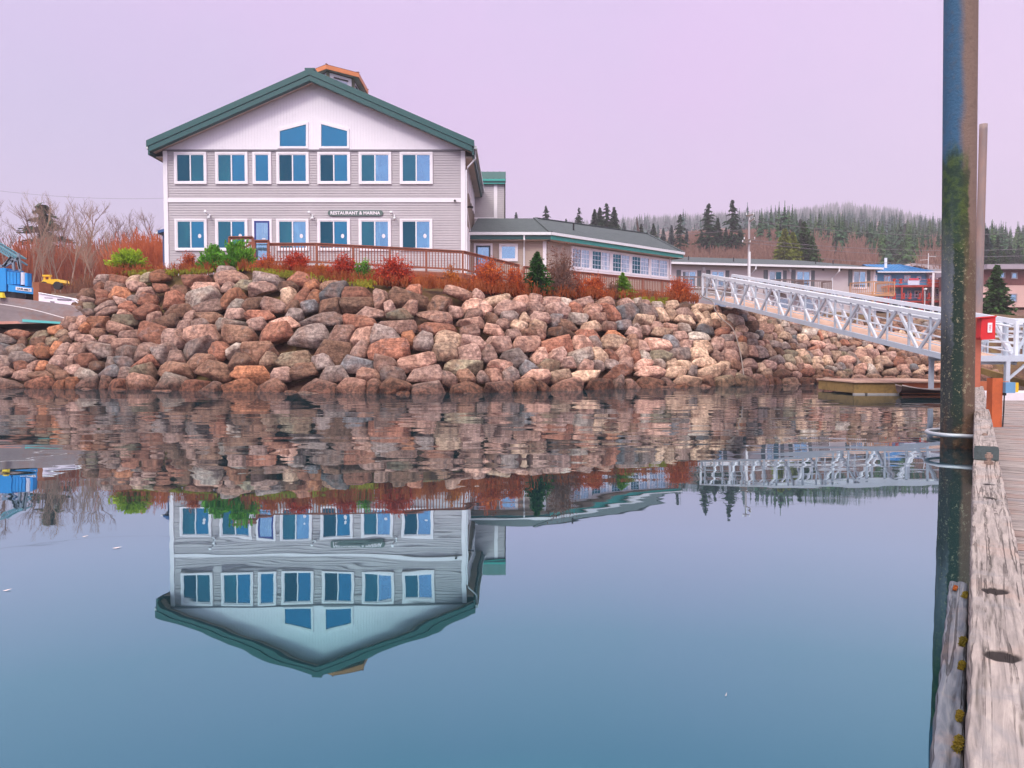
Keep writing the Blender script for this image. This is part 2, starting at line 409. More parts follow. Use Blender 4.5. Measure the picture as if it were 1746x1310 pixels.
# pick the ones that show largest
for r in rocks:
    pr=project(r['P']); r['px'],r['py']=pr
    r['show']=(r['rw']*r['rh']/(r['P'].y**2))*(1 if -25<pr[0]<1770 and r['t']>-.45 else 0.001)
    if 1603<pr[0]<1664: r['show']*=.01
    if pr[0]>1664: r['show']*=.3
order=sorted(rocks,key=lambda r:-r['show'])
for k,r in enumerate(order): r['ind']=k<298
print('ROCKS',len(rocks))
LMS=[(62,'below the blue crane'),(118,'below the white skiff'),(178,'at the stepped left bank end'),(248,'below the yellow-green shrub'),(332,'below the leftmost lower window'),(385,'below the left green juniper'),
(440,'below the right green juniper'),(480,'below the railing corner'),(528,'below the small red shrub'),(570,'below the orange weeds'),(612,'below the deep red shrub'),(640,'below the small green shrub'),(715,'below the widest red shrub'),(745,'below the gap under the deck'),
(792,'below the small orange shrub'),(830,'below the railing bend'),(885,'below the big rusty shrub'),(940,'below the dark green spruce'),(990,'below the tall bare shrub'),(1038,'below the round rust shrub'),
(1088,'below the bright green spruce'),(1130,'below the brown weeds'),(1192,'below the round orange shrub'),(1240,'under the upper gangway end'),(1290,'below the utility pole'),(1345,'below the left twin balcony'),
(1410,'below the right twin balcony'),(1455,'under the gangway midpoint'),(1505,'below the tan balcony'),(1555,'below the blue house'),(1604,'left of the mossy pile'),(9999,'right of the mossy pile')]
CRS=['at the waterline','in the second course','in the third course up','in the fourth course up','in the fifth course up','in the sixth course up','in the seventh course up','in the eighth course up','in the ninth course up','in the tenth course up','in the eleventh course up','in the twelfth course up','in the thirteenth course up','in the fourteenth course up','high on the bank','on the crest']
labs={}
def pick_tint(X,z,r):
    left=sm((-6-X)/5)
    w=[3,5,3.2,.4+1.8*left,1.0+2.8*left,1.6+1.2*left,1.3,1.3,2.6*(1-left*.8),.8,1.6]
    if z<.5: w[4]+=2; w[5]+=3
    if X>8: w[8]+=4; w[3]=.3
    return r.choices(range(len(PAL)),w)[0]
for i,r in enumerate(rocks):
    k=pick_tint(r['X'],r['P'].z,rng); r['c']=k
    lm=[b for a,b in LMS if r['px']<a][0]; small=SMALL(r['X'])
    cidx=int(max(0,min(14,(r['t']+.45)/(.59*small))))
    if r['t']>tmax(r['s'])-.75: cidx=15
    asp=r['rw']/r['rh']
    shp='long' if asp>1.6 else ('upright' if asp<.85 else 'blocky'); sz='large' if r['size']>.19 else ('small' if r['size']<.10 else 'medium')
    r['lab']=(sz,shp,PAL[k][0],CRS[cidx],lm)
    if r['ind']: labs.setdefault((PAL[k][0],cidx,lm),[]).append(r)
stuffV=[];stuffF=[];stuffC=[];stuffS=[]; off=0
def rock_arrays(r,i,ic):
    D,Fc=ic; rad=rock_radius(D,r['n'],r['h'],i*7+3,p=rng.choice([60,90,140]),amp=.016)
    return D*rad[:,None],Fc
for i,r in enumerate(rocks):
    V,Fc=rock_arrays(r,i,ICO4 if r['ind'] and r['size']>.15 else ICO3)
    col=np.array(L(*PAL[r['c']][1])[:3])*rng.uniform(.52,1.22)*np.array([1.04,.98,.93])*(1.0+.16*sm((r['X']+5)/5)); sd=(rng.uniform(-50,50),rng.uniform(-50,50),rng.uniform(-50,50))
    if r['ind']:
        me=mesh_np('boulder',V,Fc,True)
        for nm,val in (('tint',col),('seed',sd)):
            a=me.attributes.new(nm,'FLOAT_VECTOR','POINT'); a.data.foreach_set('vector',np.tile(np.array(val,float),len(V)))
        o=bpy.data.objects.new('boulder',me); COL.objects.link(o); o.location=r['P']; me.materials.append(MATS['rock'])
        same=sorted(labs[(r['lab'][2],CRS.index(r['lab'][3]),r['lab'][4])],key=lambda q:q['px'])
        ex=''
        if len(same)>1:
            j=same.index(r); ex={2:['left of two ','right of two '],3:['leftmost of three ','middle one of three ','rightmost of three ']}.get(len(same),['%s from the left '%w for w in ('first','second','third','fourth','fifth','sixth')])[j]
        sz,shp,cn,cr,lm=r['lab']
        if cr=='on the crest' and 'under' not in lm: lm=lm.replace('below','below')
        lab=f"{sz} {cn} boulder {cr} {lm}" if not ex else f"{ex}{cn} boulders {cr} {lm}"
        if len(lab.split())>16: lab=lab.replace(' in the ',' ',1).replace(' small ',' ')
        if len(lab.split())>16: lab=lab.replace(' boulders ',' ',1).replace(' one of three',' of three')
        tag(o,lab,'boulder','riprap boulders of the sea bank')
    else:
        V=V+np.array(r['P']); stuffV.append(V); stuffF+= [[a+off for a in f] for f in Fc]; off+=len(V)
        stuffC.append(np.tile(col,(len(V),1))); stuffS.append(np.tile(np.array(sd),(len(V),1)))
if stuffV:
    V=np.concatenate(stuffV); me=mesh_np('riprap',V,stuffF,True)
    for nm,val in (('tint',np.concatenate(stuffC)),('seed',np.concatenate(stuffS))):
        a=me.attributes.new(nm,'FLOAT_VECTOR','POINT'); a.data.foreach_set('vector',val.ravel())
    o=link('riprap',me,MATS['rock'],origin=False); tag(o,'smaller grey and brown riprap stones packed between the big boulders','riprap',kind='stuff')
# ------------------------------------------------------------ shared materials
white=M('white_trim',(232,226,232),.55,.05,2,bump=.1)
teal=M('teal_metal',(6,74,74),.42,.12,1.5,bump=.05,spec=.5)
teal_soffit=M('teal_board',(60,160,150),.5,.1,1.5,bump=.05)
sidg=M('grey_siding',(180,173,178),.7,.07,.9,bump=.15)
sidb=M('beige_siding',(178,160,148),.7,.06,.9,bump=.15)
gablem=M('white_cladding',(234,228,236),.6,.04,.7,bump=.1)
soff=M('beige_soffit',(196,180,172),.7,.05,2,bump=.1)
shingle=M('grey_shingle',(74,82,86),.9,.25,3,(1,1,3),bump=.6,bdist=.02)
redwood=M('stained_wood',(138,78,58),.7,.22,3,bump=.3)
dark=M('dark_void',(18,16,18),.9,.2,2)
black=M('black_metal',(22,22,26),.5,.1,2)
galv=M('galvanised_metal',(170,176,184),.4,.12,6,metal=.35,bump=.1)
whmetal=M('white_metal',(222,222,228),.45,.05,4,bump=.05)
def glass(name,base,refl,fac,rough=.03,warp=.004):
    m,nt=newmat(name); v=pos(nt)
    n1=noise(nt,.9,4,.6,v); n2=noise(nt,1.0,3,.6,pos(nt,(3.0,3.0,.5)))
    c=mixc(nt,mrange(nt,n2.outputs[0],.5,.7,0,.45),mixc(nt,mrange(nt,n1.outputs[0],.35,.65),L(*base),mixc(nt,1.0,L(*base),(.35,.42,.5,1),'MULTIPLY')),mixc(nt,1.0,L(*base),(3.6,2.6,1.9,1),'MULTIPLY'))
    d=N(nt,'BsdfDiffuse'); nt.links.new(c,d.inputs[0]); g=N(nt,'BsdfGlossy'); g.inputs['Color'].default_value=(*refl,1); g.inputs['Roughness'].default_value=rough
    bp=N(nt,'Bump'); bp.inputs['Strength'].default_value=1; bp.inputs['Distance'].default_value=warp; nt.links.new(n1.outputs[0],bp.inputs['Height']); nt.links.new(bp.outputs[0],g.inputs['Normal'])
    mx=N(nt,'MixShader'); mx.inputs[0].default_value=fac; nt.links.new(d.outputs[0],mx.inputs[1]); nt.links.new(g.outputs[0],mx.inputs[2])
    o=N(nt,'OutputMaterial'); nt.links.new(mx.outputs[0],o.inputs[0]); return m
gl_dark=glass('glass_dark',(8,40,52),(.05,.20,.27),.35,warp=.02)
gl_teal=glass('glass_teal',(12,60,72),(.08,.30,.38),.40,warp=.02)
gl_blue=glass('glass_blue',(12,62,92),(.07,.33,.50),.52,warp=.02)
gl_pale=glass('glass_pale',(100,140,170),(.35,.55,.72),.55)
gl_dimb=glass('glass_house',(70,92,104),(.5,.6,.7),.4)
gl_soft=glass('glass_soft',(70,120,160),(.25,.48,.66),.5,warp=.02)
gl_white=glass('glass_curtain',(170,182,196),(.5,.68,.8),.45,warp=.02)
def window(pl,u0,u1,z0,z1,parent,panes=('d','b'),trim=.10,mull=.06,wm=None,sash=.05,name='window',out=.10,label=None,grid=0,split=None):
    wm=wm or white; T=trim; m=MB()
    pl.box(m,u0,u1,z1-T,z1,-.02,out); pl.box(m,u0,u1,z0,z0+T,-.02,out)
    pl.box(m,u0,u0+T,z0+T,z1-T,-.02,out); pl.box(m,u1-T,u1,z0+T,z1-T,-.02,out)
    w=m.build(name,wm,parent)
    if label: w['label']=label
    a0,a1,b0,b1=u0+T,u1-T,z0+T,z1-T; k=MB(); s=sash
    pl.box(k,a0,a1,b1-s,b1,-.01,out-.022); pl.box(k,a0,a1,b0,b0+s,-.01,out-.022); pl.box(k,a0,a0+s,b0+s,b1-s,-.01,out-.022); pl.box(k,a1-s,a1,b0+s,b1-s,-.01,out-.022)
    n=len(panes); W_=(a1-a0)/n
    for i in range(1,n): pl.box(k,a0+W_*i-mull/2,a0+W_*i+mull/2,b0+s,b1-s,-.01,out-.018)
    if grid:
        for i in range(n):
            for j in range(1,grid): 
                zz=b0+(b1-b0)*j/grid; pl.box(k,a0+W_*i+s,a0+W_*(i+1)-s,zz-.012,zz+.012,.050,.062)
            for j in range(1,3):
                uu=a0+W_*i+W_*j/3; pl.box(k,uu-.012,uu+.012,b0+s,b1-s,.050,.060)
    k.build('frame',wm,w)
    G={'q':gl_soft,'w':gl_white,'d':gl_dark,'t':gl_teal,'b':gl_blue,'p':gl_pale,'h':gl_dimb}
    for i,c in enumerate(panes):
        q=MB(); A=a0+W_*i+(s if i==0 else mull/2); B=a0+W_*(i+1)-(s if i==n-1 else mull/2)
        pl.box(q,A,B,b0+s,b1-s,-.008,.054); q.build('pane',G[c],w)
    return w
# ------------------------------------------------------------ main building
F=Plane((at(280,345,40).x,40),(10,40))
def FU(px,py=340): return F.hit(px,py)[0]
def FZ(py,px=540): return F.hit(px,py)[1]
bx0=F.P(0,0).x; UL,UR=FU(284),FU(792); ZB=5.5; ZG=FZ(257); ZBELT=(FZ(345.5),FZ(338.5))
bl=empty('restaurant_building',(F.P((UL+UR)/2,0).x,40,ZB),'large two-storey grey sided restaurant with green gable roof above the rock bank','building')
m=MB(); F.siding(m,UL,UR,ZB-.4,ZBELT[0],.128); F.siding(m,UL,UR,ZBELT[1],ZG,.128); m.build('siding_wall',sidg,bl)
X0,X1=F.P(UL,0).x,F.P(UR,0).x; YB=54.0
m=MB(); m.box(X0+.01,X1-.01,40.03,YB,ZB-.5,ZG+.2); m.build('wall',sidb,bl)
m=MB(); F.box(m,UL-.06,UR+.03,ZBELT[0],ZBELT[1],-.01,.06); m.build('belt_board',white,bl)
for a,b in ((UL-.12,UL+.09),(UR-.18,UR+.04)):
    m=MB(); F.box(m,a,b,ZB-.4,ZG-.02,-.05,.075); m.build('corner_board',white,bl)
m=MB(); F.box(m,UL-.12,UR+.05,ZG-.03,ZG+.04,-.05,.09); m.build('frieze_board',M('grey_trim',(120,116,124),.6,.1,3),bl)
# roof geometry on the fascia plane
YF=39.35
Lt=at(251,241,YF); Pk=at(527,118.5,YF); Rt=at(808,241,YF); 
zE=(Lt.z+Rt.z)/2; Lt.z=zE; Rt.z=zE; Pk.x=(Lt.x+Rt.x)/2
TH=.56
YR=54.6
def slab(a,b,th,y0,y1,name,mat_,parent,inset=0):
    m=MB(); m.prism([(a[0],y0,a[1]),(b[0],y0,b[1]),(b[0],y0,b[1]-th),(a[0],y0,a[1]-th)],(0,y1-y0,0)); return m.build(name,mat_,parent)
m=MB()
m.prism([(Lt.x,YF,zE),(Pk.x,YF,Pk.z),(Rt.x,YF,zE),(Rt.x,YF,zE-.14),(Pk.x,YF,Pk.z-.14),(Lt.x,YF,zE-.14)],(0,YR-YF,0))
# standing seams
for k in range(1,24):
    y=YF+k*.65
    for a in (Lt,Rt): m.bar((a.x,y,zE+.02),(Pk.x,y,Pk.z+.02),.03,.05)
rf=m.build('roof',teal,bl)
m=MB(); m.bar((Pk.x,YF-.03,Pk.z+.02),(Pk.x,YR,Pk.z+.02),.5,.09); m.build('ridge_cap',teal,rf)
# barge boards, two stepped bands on each rake
for a,sg in ((Lt,-1),(Rt,1)):
    m=MB(); d=.0
    m.prism([(a.x+sg*.02,YF-.09,zE+.02),(Pk.x,YF-.09,Pk.z+.02),(Pk.x,YF-.09,Pk.z-.29),(a.x+sg*.02,YF-.09,zE-.29)],(0,.085,0))
    m.prism([(a.x-sg*.10,YF-.05,zE-.30+.045),(Pk.x,YF-.05,Pk.z-.30),(Pk.x,YF-.05,Pk.z-TH),(a.x-sg*.10,YF-.05,zE-TH+.045)],(0,.3,0))
    m.build('barge_board',teal,rf)
# soffits
ex=.85
slope=(Pk.z-zE)/(Pk.x-Lt.x)
for sg,a in ((1,Lt),(-1,Rt)):
    m=MB(); z_=lambda x: zE-TH+.06+slope*(abs(x-a.x))
    # rake soffit boards
    n=60
    for i in range(n):
        xa=a.x+sg*(Pk.x-a.x)*sg*i/n; xb=a.x+(Pk.x-a.x)*(i+.93)/n; xa=a.x+(Pk.x-a.x)*i/n
        m.prism([(xa,YF+.1,z_(xa)),(xb,YF+.1,z_(xb)),(xb,YF+.1,z_(xb)+.03),(xa,YF+.1,z_(xa)+.03)],(0,.58,0))
    m.build('rake_soffit',soff,rf)
    wallx=X0 if sg==1 else X1
    m=MB(); xa,xb=sorted((a.x+sg*.12,wallx)); m.box(xa,xb,40.0,YR-.1,zE-TH-.10,zE-TH-.04)
    m.build('eave_soffit',soff,rf)
    m=MB(); xa,xb=sorted((a.x,a.x+sg*.10)); m.box(xa,xb,YF+.05,YR,zE-TH-.10,zE-.16); m.build('fascia_board',teal,rf)
# gutters
for sg,a in ((1,Lt),(-1,Rt)):
    m=MB(); xa,xb=sorted((a.x-sg*.002,a.x-sg*.14)); m.box(xa,xb,YF+.15,YR,zE-.34,zE-.19); m.build('gutter',whmetal,rf)
m=MB(); g0=Vector((Rt.x+.06,YF+.45,zE-.34)); m.tube([g0,g0+Vector((0,0,-.42)),(X1+.18,39.93,zE-1.15),(X1+.10,39.93,zE-1.35),(X1+.10,39.93,ZB)],.045,8); m.build('downspout',whmetal,bl)
# gable wall with vertical cladding
apex=(Pk.x,zE-TH+.1+slope*(Pk.x-Lt.x)); m=MB(); bw=.15; x=X0-.1
while x<X1+.05:
    xe=min(x+bw-.004,X1+.1)
    zz=lambda q: apex[1]-slope*abs(q-apex[0])-.02
    pts=[(x,39.98,ZG+.03),(xe,39.98,ZG+.03),(xe,39.98,zz(xe)),(x,39.98,zz(x))]
    if x<apex[0]<xe: pts=[pts[0],pts[1],pts[2],(apex[0],39.98,apex[1]-.02),pts[3]]
    if zz(x)>ZG+.04 and zz(xe)>ZG+.04: m.prism(pts,(0,.04,0))
    x+=bw
m.build('gable_cladding',gablem,bl)
m=MB(); m.prism([(X0,40.03,ZG),(X1,40.03,ZG),(X1,40.03,zE-TH-.1),(apex[0],40.03,apex[1]-.1),(X0,40.03,zE-TH-.1)],(0,.15,0)); m.build('gable_wall',gablem,bl)
# gable windows
for pts,lab in (([(474,254),(526,254),(526,208.5),(474,220)],'left'),([(544.5,254),(596,254),(596,220),(544.5,208)],'right')):
    P4=[F.hit(*p) for p in pts]; c=(sum(p[0] for p in P4)/4,sum(p[1] for p in P4)/4)
    inn=[]
    for (u,z_) in P4: inn.append((u-.11*(1 if u>c[0] else -1),z_+(.11 if z_<c[1] else -.13)))
    m=MB()
    for i in range(4):
        j=(i+1)%4; m.add([F.P(*P4[i],.08),F.P(*P4[j],.08),F.P(*inn[j],.08),F.P(*inn[i],.08),F.P(*inn[j],-.01),F.P(*inn[i],-.01),F.P(*P4[i],-.01),F.P(*P4[j],-.01)],[(0,1,2,3),(3,2,4,5),(0,6,7,1)])
    w=m.build('gable_window',white,bl); w['label']='window with a sloping head in the white gable'
    m=MB(); m.add([F.P(*p,.035) for p in inn],[(0,1,2,3)]); m.build('pane',gl_blue,w)
UP=[(298,353,'dt'),(368,423,'tb'),(431.5,463,'b'),(472,527,'db'),(541.8,597.5,'db'),(612,667.5,'tp'),(682,738,'tp')]
for a,b,pn in UP:
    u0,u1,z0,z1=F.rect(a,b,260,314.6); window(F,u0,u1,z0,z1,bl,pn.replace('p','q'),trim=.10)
LO=[(299,353.7,'tb'),(368,423,'tb'),(472,527,'tq'),(541.7,597.3,'db'),(612,667,'tq'),(682,737.5,'dq')]
sticker=M('white_decal',(225,215,222),.6,.1,8)
for a,b,pn in LO:
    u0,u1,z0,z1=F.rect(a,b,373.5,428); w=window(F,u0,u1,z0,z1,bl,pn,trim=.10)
    m=MB(); cu=u0+(u1-u0)*.77; cz=z0+(z1-z0)*.46
    m.add([F.P(cu+math.cos(t)*.085,cz+math.sin(t)*.11,.058) for t in np.linspace(0,2*PI,17)[:-1]],[tuple(range(16))]); m.build('decal',sticker,w)
# glass door
u0,u1,_,z1=F.rect(430.5,464,373.5,430); z0=ZB+.25
d=MB(); T=.11; F.box(d,u0,u0+T,z0,z1-T,-.02,.07); F.box(d,u1-T,u1,z0,z1-T,-.02,.07); F.box(d,u0,u1,z1-T,z1,-.02,.07); dw=d.build('door_frame',white,bl)
m=MB(); a0,a1=u0+T,u1-T; bz=z1-T; s=.09
F.box(m,a0,a0+s,z0,bz,0,.065);F.box(m,a1-s,a1,z0,bz,0,.065);F.box(m,a0+s,a1-s,bz-s,bz,0,.065);F.box(m,a0+s,a1-s,z0,z0+.25,0,.065)
dr=m.build('door',M('navy_frame',(26,42,120),.45,.1,3),bl); m=MB(); F.box(m,a0+s,a1-s,z0+.25,bz-s,0,.052); m.build('pane',gl_pale,dr)
m=MB(); F.box(m,a1-.07,a1-.03,z0+.95,z0+1.25,.065,.12); m.build('handle',galv,dr)
m=MB(); F.box(m,a1-s-.30,a1-s-.12,z0+1.45,z0+1.50,.03,.060); m.build('decal',sticker,dr)
# wall lamps (double-headed floodlights) & camera domes
for px,py in ((358,368),(533,369),(672,369)):
    u,z_=F.hit(px,py); m=MB(); c=F.P(u,z_,.03)
    m.cyl(c-Vector((0,.02,.0)),c-Vector((0,.10,0)),.07,12); m.tube([c-Vector((0,.1,0)),c+Vector((-.09,-.2,.12)),c+Vector((-.10,-.34,.14))],[.03,.045,.085],10); m.tube([c-Vector((0,.1,0)),c+Vector((.06,-.2,-.13)),c+Vector((.07,-.34,-.17))],[.03,.045,.085],10)
    m.build('wall_lamp',whmetal,bl,smooth=True)
u,z_=F.hit(776,343); c=F.P(u,z_,.06); m=MB(); m.tube([c,c-Vector((0,.12,.02)),c-Vector((0,.2,.06))],[.05,.06,.04],10); m.build('camera_dome',black,bl)
u,z_=F.hit(797,351); c=Vector((X1+.1,40.4,z_)); m=MB(); m.tube([c,c+Vector((.15,-.1,0)),c+Vector((.3,-.25,-.05))],[.03,.05,.06],8); m.build('camera_dome',black,bl)
# east side wall with its windows, door frames and brace
Esd=Plane((X1,40.0),(X1,YB)); 
m=MB(); Esd.siding(m,.02,YB-40,ZB-.4,zE-TH-.08,.128); m.build('siding_wall',sidb,bl)
# note: this plane's outward side is +X
for y0,y1,zz0,zz1,pn in ((42.3,43.9,FZ(314),FZ(262),'db'),(45.0,46.5,FZ(314),FZ(262),'db'),(47.4,48.6,FZ(314),FZ(262),'db')):
    window(Esd,y0-40,y1-40,zz0,zz1,bl,pn,trim=.11)
for y0,y1 in ((41.3,42.5),(43.2,44.6),(45.4,46.8)):
    window(Esd,y0-40,y1-40,ZB+.3,FZ(380),bl,'p',trim=.12)
m=MB(); m.bar((X1+.08,40.5,FZ(352)),(X1+.08,47.6,FZ(398)),.05,.14); m.build('slanting_trim',white,bl)
m=MB(); Esd.box(m,.05,.26,ZB-.4,zE-TH-.12,-.01,.05); m.build('corner_board',white,bl)
# stair tower at the back right
TP=Plane((X1,50.0),(at(860.5,340,50).x,50.0)); tz0=5.0; tzt=TP.hit(840,315)[1]; txr=TP.len
m=MB(); m.box(X1+.02,X1+txr,50.03,54,tz0,tzt+.3); m.build('tower_wall',sidb,bl)
m=MB(); TP.siding(m,.02,txr-.02,tz0,tzt,.128); m.build('siding_wall',sidg,bl)
u=TP.hit(845,340)[0]; m=MB(); TP.box(m,u-.11,u+.11,TP.hit(845,374)[1],tzt,0,.05); m.build('corner_board',white,bl)
m=MB(); TP.box(m,-.6+.62,u+.1,TP.hit(845,373.5)[1],TP.hit(845,371)[1],0,.055); m.build('trim_board',white,bl)
m=MB(); TP.box(m,txr-.01,txr+.05,tz0,tzt+.1,-.1,.10); m.build('downspout',black,bl)
zt=TP.hit(840,296)[1]; zm=TP.hit(840,307)[1]; zl=TP.hit(840,314)[1]
m=MB(); m.prism([(X1+.02,49.75,zm),(X1+.02,50.6,zt+.25),(X1+.02,50.75,zt+.2),(X1+.02,50.75,zm),(X1+.02,49.75,zl+.02)],(txr+.05,0,0))
for k in range(0,5): x=X1+.1+k*.38; m.bar((x,49.75,zm+.02),(x,50.6,zt+.27),.03,.05)
m.build('tower_roof',teal,bl)
m=MB(); m.box(X1+.02,X1+txr+.05,49.71,49.755,zl+.14,zm); m.box(X1+.02,X1+txr+.02,49.76,49.80,zl-.04,zl+.16); m.build('tower_fascia',teal_soffit,bl)
# cupola
orange=M('orange_fascia',(214,132,84),.5,.12,2,bump=.1)
cA=at(556,112,44.76); cc=Vector((cA.x,47.6,cA.z)); RR=1.0
def octo(r,z_): 
    f=(r-.8)/.2*.38-.38 if r>.79 else -.38
    return [Vector((cc.x+dx*(1+f/1.6),cc.y+dy*(1+f/2.4),z_)) for dx,dy in ((0,-2.84),(1.6,-1.5),(1.6,1.5),(0,2.84),(-1.6,1.5),(-1.6,-1.5))]
zc_=cA.z+.06
m=MB(); o1=octo(RR*.80,Pk.z-1.3); m.prism(o1,(0,0,zc_-.28-(Pk.z-1.3))); cu_=m.build('cupola',gablem,bl)
m=MB(); top=octo(RR,zc_+.02); ap=Vector((cc.x,cc.y,zc_+.55)); m.add(top+[ap],[(k,(k+1)%6,6) for k in range(6)]); 
for k in range(6): m.bar(top[k]+Vector((0,0,.02)),ap+Vector((0,0,.02)),.07,.05)
m.build('cupola_roof',M('brown_roof',(126,74,72),.7,.2,3),cu_)
m=MB(); a=octo(RR,zc_-.24); b=octo(RR,zc_); c_=octo(RR*.96,zc_-.24); m.add(a+b+c_,[(k,(k+1)%6,(k+1)%6+6,k+6) for k in range(6)]+[(k,k+12,(k+1)%6+12,(k+1)%6) for k in range(6)]); m.build('cupola_fascia',orange,cu_)
m=MB(); a=octo(RR*.96,zc_-.22); b=octo(RR*.79,zc_-.22); m.add(a+b,[(k,(k+1)%6,(k+1)%6+6,k+6) for k in range(6)]); m.build('cupola_soffit',soff,cu_)
for k in range(6):
    a,b=octo(RR*.80,0)[k],octo(RR*.80,0)[(k+1)%6]; pc=Plane((a.x,a.y),(b.x,b.y))
    if pc.N.dot(Vector((pc.P(pc.len/2,0)-Vector((cc.x,cc.y,0)))))<0: pc=Plane((b.x,b.y),(a.x,a.y))
    l=pc.len
    m=MB(); pc.box(m,l*.24,l*.76,zc_-1.2,zc_-.58,0,.03); m.build('cupola_window',gl_dimb,cu_)
    m=MB(); pc.box(m,l*.22,l*.78,zc_-.52,zc_-.46,0,.06); m.build('cupola_lintel',black,cu_)
    m=MB(); m.bar(Vector((a.x,a.y,Pk.z-1.2)),Vector((a.x,a.y,zc_-.24)),.16); m.build('cupola_post',M('olive_post',(92,90,74),.7,.2,3),cu_)
# sign with lettering
def text_mesh(txt,size,ext=.01,bold=0.0):
    cu=bpy.data.curves.new('lettering','FONT'); cu.body=txt; cu.size=size; cu.extrude=ext; cu.offset=bold; cu.align_x='CENTER'; cu.align_y='CENTER'; cu.resolution_u=3
    to=bpy.data.objects.new('lettering',cu); COL.objects.link(to)
    dg=bpy.context.evaluated_depsgraph_get(); me=bpy.data.meshes.new_from_object(to.evaluated_get(dg)); bpy.data.objects.remove(to); bpy.data.curves.remove(cu)
    me.materials.clear(); return me
def place_text(txt,size,centre,U,Nrm,mat_,parent,name='lettering',sx=1,bold=0,width=None,height=None):
    me=text_mesh(txt,size,.008,bold)
    n=len(me.vertices); a=np.empty(n*3); me.vertices.foreach_get('co',a); a=a.reshape(-1,3); w0=a[:,0].max()-a[:,0].min(); h0=a[:,1].max()-a[:,1].min(); cx,cy=(a[:,0].max()+a[:,0].min())/2,(a[:,1].max()+a[:,1].min())/2
    me.transform(Matrix.Translation((-cx,-cy,0))); kx=width/w0 if width else sx; ky=height/h0 if height else 1
    X_=Vector(U).normalized(); Z_=Vector((0,0,1)); Nn=Vector(Nrm).normalized()
    me.transform(Matrix(((X_.x*kx,Z_.x*ky,Nn.x,centre[0]),(X_.y*kx,Z_.y*ky,Nn.y,centre[1]),(X_.z*kx,Z_.z*ky,Nn.z,centre[2]),(0,0,0,1))))
    return link(name,me,mat_,parent)
u0,u1,z0,z1=F.rect(559.5,653.5,359,368.8); c=F.P((u0+u1)/2,(z0+z1)/2,.045)
m=MB(); rr=(z1-z0)/2; pts=[]
for t in np.linspace(PI/2,3*PI/2,9): pts.append(F.P(u0+rr+rr*math.cos(t),(z0+z1)/2+rr*math.sin(t),.09))
for t in np.linspace(-PI/2,PI/2,9): pts.append(F.P(u1-rr+rr*math.cos(t),(z0+z1)/2+rr*math.sin(t),.09))
m.prism(pts,(0,.065,0)); sg=empty('sign',(c.x,39.95,z0),'long rounded grey-green sign reading RESTAURANT & MARINA above the lower windows','sign')
m.build('board',M('sign_green',(88,106,104),.6,.1,3),sg)
place_text('RESTAURANT & MARINA',.25,F.P((u0+u1)/2,(z0+z1)/2,.098),F.U,F.N,white,sg,width=(u1-u0)*.90,height=(z1-z0)*.60,bold=.008)
# ------------------------------------------------------------ low wing
YW=44.0; A=at(808,400,YW); B=at(932,398,YW); Cx=at(1143,470,52.0)
W1=Plane((X1+.03,YW),(B.x,YW)); W2=Plane((B.x,YW),(Cx.x,52.0)); ZE1=W1.hit(870,404)[1]
wg=empty('restaurant_wing',((B.x),YW,4.6),'low single-storey wing with grey hip roof and green fascia right of the restaurant','building')
zf=4.6
m=MB(); W1.siding(m,0,W1.len-.05,zf,ZE1,.128); W2.siding(m,.05,W2.len,zf,ZE1,.128); m.build('siding_wall',sidb,wg)
m=MB(); back=12
m.add([(X1,YW+.03,zf),(B.x,YW+.03,zf),(Cx.x,52.03,zf),(Cx.x-4,66,zf),(X1,62,zf)],[]) 
m.prism([(X1,YW+.03,zf),(B.x,YW+.03,zf),(Cx.x,52.03,zf),(Cx.x-5.0,63,zf),(X1,64,zf)],(0,0,ZE1-zf)); m.build('wall',sidb,wg)
# roof: eave points (overhang .5) and ridge
def off(pl,u,z_,d): return pl.P(u,z_,d)
zr=ZE1+.16
E0=off(W1,0,zr,.55); E1=Vector((0,0,0)); 
# intersection of the two offset eaves
n1_,n2_=W1.N,W2.N; p1=W1.P(0,0,.55); p2=W2.P(0,0,.55)
det=n1_.x*n2_.y-n1_.y*n2_.x; c1=p1.dot(n1_); c2=p2.dot(n2_)
E1=Vector(((c1*n2_.y-c2*n1_.y)/det,(n1_.x*c2-n2_.x*c1)/det,zr)); E2=off(W2,W2.len+.7,zr,.55)
R0=at(812,372,48.8); Rz=at(912,372.5,48.8).z
R1=at(912,372.5,48.8); R1.z=Rz
# second ridge end
def at_z(px,z_,Y0,py_):
    best=None
    for k in range(400):
        Y=Y0+k*.05; p=at(px,py_,Y)
        if best is None or abs(p.z-z_)<abs(best.z-z_): best=p
    return best
R2=at_z(1103,Rz,49.5,399); 
E3=E2+W2.N*-10+W2.U*0; E3.z=zr; E4=Vector((X1,64,zr))
R0=Vector((X1+.3,48.8,Rz))
m=MB(); V=[E0,E1,E2,R0,R1,R2,E3,Vector((R1.x-3,64,zr)),E4]
m.add(V,[(0,1,4,3),(1,2,5,4),(2,6,5),(5,6,7,4),(4,7,8,3)])
rf2=m.build('roof',shingle,wg)
m=MB(); m.bar(R1+Vector((0,0,.03)),E1+Vector((0,0,.04)),.22,.05); m.bar(R1+Vector((0,0,.03)),R2+Vector((0,0,.03)),.2,.05); m.bar(R2+Vector((0,0,.03)),E2+Vector((0,0,.04)),.2,.05); m.build('ridge_cap',shingle,rf2)
